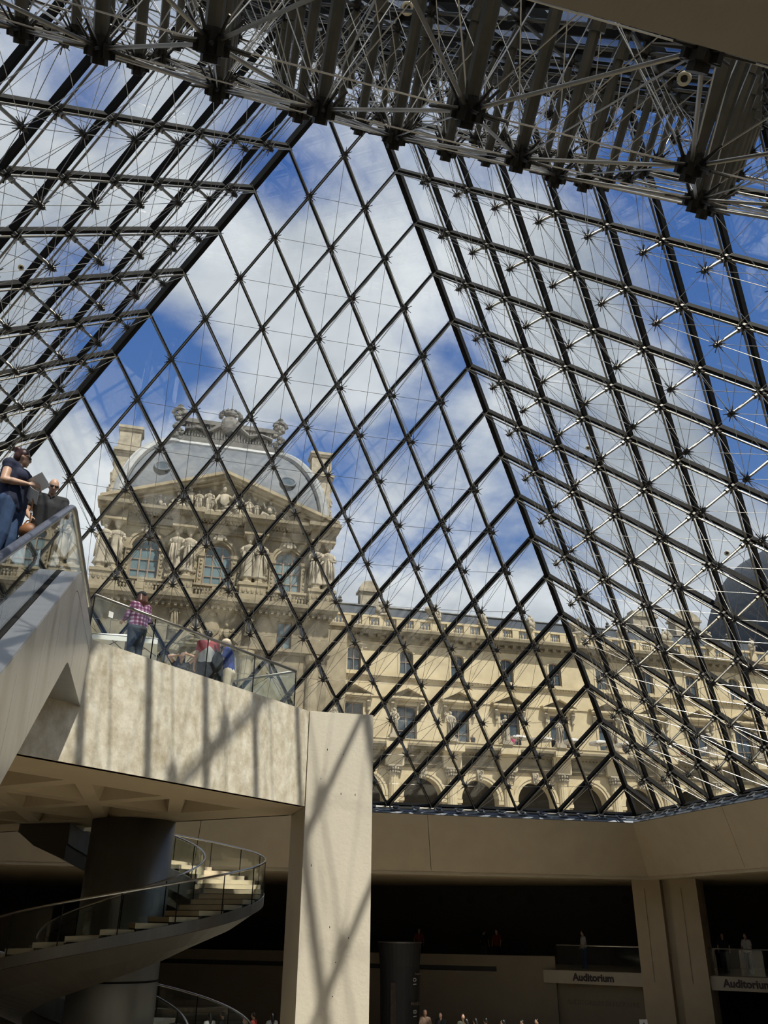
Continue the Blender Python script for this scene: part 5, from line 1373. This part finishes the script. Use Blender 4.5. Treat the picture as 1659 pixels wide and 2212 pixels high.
sheet(pl(wom, (.0, .33, 1.21)), d_ @ Vector((.2, .9, .35)), d_ @ Vector((.6, -.3, .75)), .24, .21, 'creased white sheet of paper held up in the woman\'s hands')
sheet(pl(wom, (.04, .31, 1.03)), d_ @ Vector((.2, .75, -.6)), d_ @ Vector((.5, .3, .6)), .26, .18, 'lower white sheet of paper hanging below the woman\'s hand')
ct = thing('walking_stick', 'thin copper-coloured stick hanging from the woman\'s hand', 'stick', tuple(pl(wom, (.14, .40, 1.13))))
p0, p1 = pl(wom, (.05, .32, 1.12)), pl(wom, (.02, .34, .56))
m = MB(); m.tube(p0, p1, .011, n=8); m.build('shaft', WOODM, ct)
m = MB(); pm_ = p0+(p1-p0)*.6; m.tube(pm_, pm_+(p1-p0)*.04, .017, n=8); m.build('collar', M_white, ct)
bagc = pl(wom, (.0, .34, .52))
bg_ = thing('shoulder_bag', 'rounded tan leather bag at the woman\'s hip behind the glass', 'bag', tuple(bagc))
m = MB(); m.ball(bagc, (.13, .10, .11), 14, 10, 2, .12, 3); m.build('pouch', LEATHER, bg_, smooth=True)
m = MB(); m.path([bagc+Vector((-.09, 0, .07)), bagc+Vector((-.05, .0, .15)), bagc+Vector((.05, 0, .15)), bagc+Vector((.09, 0, .07))], .01, 6); m.build('strap', LEATHER, bg_)
# ---- on the platform
person('visitor with long red-brown hair, black cap and plaid shirt behind the railing', (-4.42, -1.1, .015), math.radians(35), 1.64, arms=dict(le=(-.27, .06, 1.12), lw=(-.22, .26, 1.08), lh=(.3, 1, 0), ln=(0, 0, -1), re=(.27, .02, 1.12), rw=(.15, .24, 1.1), rh=(-.3, 1, 0), rn=(0, 0, -1)),
       top=PLAID, bottom=GREYJ, sleeve=1.7, hair='long', hairm=HAIR_R, cap=BLACKC, build=1.12, female=True)
rm_ = person('man with black hair in a red and white polo shirt with his back turned', (-2.85, 1.5, .015), math.radians(10), 1.74, top=REDWHITE, bottom=BLACKC, sleeve=.55, hair='short', hairm=HAIR_D, build=1.12, skin=SKIN_T, head_turn=math.radians(-25))
bl = person('man in a beige cap, blue polo shirt and khaki shorts looking down', (-2.28, 1.92, .015), math.radians(75), 1.70, arms=dict(le=(-.22, .16, 1.12), lw=(-.12, .40, 1.0), lh=(.1, 1, -.2), ln=(.3, 0, -1), re=(.22, .14, 1.1), rw=(.12, .38, .98), rh=(-.1, 1, -.2), rn=(-.3, 0, -1)),
       top=BLUEC, bottom=KHAKI, sleeve=.6, hair='short', hairm=mat('grey_hair', (.3, .27, .22), .6), cap=KHAKI, build=1.14, skin=SKIN_T, head_nod=math.radians(-30), lean=.12)
person('dark-haired woman in sunglasses with both arms raised to her forehead', (-3.42, 3.3, .015), math.radians(-165), 1.66, arms=dict(le=(-.36, .10, 1.62), lw=(-.10, .16, 1.66), lh=(1, .1, .1), ln=(0, -1, 0), re=(.36, .10, 1.56), rw=(.10, .16, 1.60), rh=(-1, .1, .2), rn=(0, -1, 0)),
       top=BLACKC, bottom=JEANS, sleeve=.2, hair='long', hairm=HAIR_D, glasses=True, female=True)
bagp = pl(rm_, (.20, -.20, 1.0))
tb = thing('sling_bag', 'black sling bag hanging on the back of the man in red and white', 'bag', tuple(bagp))
m = MB(); m.ball(bagp+Vector((0, 0, -.06)), (.14, .10, .25), 14, 10, 3, .25, 3); m.build('pouch', BLACKC, tb, smooth=True)
m = MB(); m.path([bagp+Vector((-.02, 0, .15)), pl(rm_, (.14, -.13, 1.3)), pl(rm_, (.10, -.06, 1.49)), pl(rm_, (.04, .12, 1.36))], .016, 6); m.build('strap', BLACKC, tb)
bb = pl(bl, (-.05, .33, .82))
tb = thing('backpack', 'black backpack held in front of the man in blue', 'bag', tuple(bb))
m = MB(); m.ball(bb, (.19, .17, .24), 14, 10, 9, .15, 3); m.build('pouch', BLACKC, tb, smooth=True)
m = MB(); m.path([bb+Vector((-.1, 0, .18)), bb+Vector((0, 0, .33)), bb+Vector((.1, 0, .18))], .014, 6); m.build('strap', BLACKC, tb)

# ---- far figures: simple whole-body prototypes, copied
def far_proto(seed, topm, botm, hairm_, longhair=False, armup=False):
    parts_ = []
    m = MB(); capsule(m, (0, 0, 1.43), (0, .01, 1.52), .06, .052, 8); m.ball((0, .03, 1.6), (.078, .095, .115), 10, 8); m.ball((0, .12, 1.585), (.014, .02, .02), 6, 5)
    for sd in (-1, 1):
        w_ = (sd*.20, .2, 1.45) if armup else (sd*.25, .1, .92); e_ = (sd*.26, .05, 1.15)
        chain(m, [(sd*.175, 0, 1.40), e_, w_], [.048, .04, .028]); m.ball(Vector(w_)+Vector((0, .03, -.03)), (.03, .04, .05), 6, 5)
    for sd in (-1, 1): chain(m, [(sd*.1, 0, .5), (sd*.1, -.02, .08)], [.06, .045]); 
    parts_.append(('body', m, SKIN))
    m = MB()
    for sd in (-1, 1): chain(m, [(sd*.075, 0, .95), (sd*.08, 0, 1.2), (sd*.09, 0, 1.38)], [.125, .12, .1]); capsule(m, (sd*.175, 0, 1.40), (sd*.23, .03, 1.22), .068, .06, 8)
    parts_.append(('shirt', m, topm))
    m = MB()
    for sd in (-1, 1): chain(m, [(sd*.09, 0, .92), (sd*.1, .02, .48), (sd*.1, -.02, .08)], [.12, .08, .065]); capsule(m, (sd*.1, -.05, .05), (sd*.1, .13, .045), .045, .04, 8)
    parts_.append(('trousers', m, botm))
    m = MB(); m.ball((0, .0, 1.635), (.09, .1, .1), 10, 8)
    if longhair: chain(m, [(0, -.05, 1.6), (0, -.09, 1.45), (0, -.1, 1.32)], [.07, .075, .04])
    parts_.append(('hair', m, hairm_))
    return [(n_, fuse(m_, n_, mt_, .03, 3)) for n_, m_, mt_ in parts_]
protos = [far_proto(1, PINKC, BLACKC, HAIR_D), far_proto(2, BLACKC, GREYJ, HAIR_D), far_proto(3, WHITEC, JEANS, HAIR_D, True), far_proto(4, ORNC, BLACKC, HAIR_D), far_proto(5, GREENC, GREYJ, HAIR_D, True), far_proto(6, WHITEC, BLACKC, HAIR_R, False, True), far_proto(7, REDC, GREYJ, HAIR_D), far_proto(8, TANC, BLACKC, mat('rose_scarf', (.33, .2, .15), .8), True)]
def far(pi, loc, rot, s, label, group):
    t = thing('person', label, 'person', loc, group); t.rotation_euler = (0, 0, rot); t.scale = (s, s, s)
    for n_, me in protos[pi]:
        o = bpy.data.objects.new(n_, me); COL.objects.link(o); o.parent = t
G1 = 'visitors on the café terrace'
for pi, x, s, lb, r_ in ((0, 28.2, .95, 'visitor in bright pink beside a terrace statue', 2.6), (1, 29.0, .95, 'dark-clothed visitor next to the one in pink', 1), (1, 32.4, 1.05, 'man in black standing under a white parasol', -1.4), (5, 34.2, 1.0, 'visitor in white raising hands beside a white parasol', 3.0),
                   (1, 24.3, .9, 'small dark figure leaning on the terrace parapet', 3.0), (1, 39.9, 1.0, 'dark-haired visitor in black near the glass corner', 3.0), (6, 46.2, 1.0, 'visitor in red behind the cables on the terrace', 3.0), (1, 21.9, .95, 'dark figure in front of a tall terrace window', .4)):
    far(pi, (x, YA+1.0 if pi != 5 else YA+.9, 9.5), r_, s*1.02, lb, G1)
G2 = 'visitors on the hall floor'
for pi, x, y, lb, r_ in ((7, 8.55, 21.0, 'visitor in a rose scarf beside the dark banner', 3.0), (1, 8.95, 20.1, 'dark-clothed visitor right of the rose scarf', 2.5), (4, 9.6, 19.2, 'visitor with dark hair below the auditorium wall', 3.0), (4, 9.1, 17.4, 'long-haired visitor, left of a pair below the auditorium wall', .5), (2, 9.55, 17.6, 'visitor in white, left one of a close pair', .4), (1, 9.95, 17.5, 'dark-clothed visitor, right one of a close pair', .2),
                   (4, 10.4, 16.8, 'visitor whose head alone shows below the plain wall', 1.0), (1, 11.1, 16.6, 'dark head further right below the plain wall', 2.0), (4, 11.9, 17.0, 'long-haired visitor nearest the engraved lettering', 1.8), (2, -.45, 20.9, 'visitor in a white shirt beneath the spiral stair', .3), (1, .1, 21.4, 'dark-haired visitor behind the white shirt', 1.0), (2, 2.0, 20.6, 'visitor in a white blouse left of the pillar', .2), (6, 1.3, 20.9, 'visitor in dark red left of the white blouse', 1.0), (7, .75, 19.0, 'visitor with pale hair among the crowd under the stair', 1.0)):
    far(pi, (x, y, FLOOR_Z), r_, 1.0, lb, G2)
G3 = 'visitors on the upper gallery'
for pi, x, y, lb, r_ in ((3, 11.5, 31.5, 'visitor in a red top above the dark banner', 2.8), (3, 15.2, 29.2, 'visitor in a rust-red top leaning over the gallery parapet', 2.2), (1, 14.6, 29.6, 'dark visitor facing the rust-red one', -1), (2, 18.4, 25.4, 'visitor in profile behind the glass above the left signboard', 1.5), (1, 23.2, 20.6, 'standing visitor behind the glass above the right signboard', 2.6), (2, 23.9, 19.8, 'walking visitor behind the glass at the right edge', 1.9)):
    far(pi, (x, y, -6.58), r_, 1.0, lb, G3)
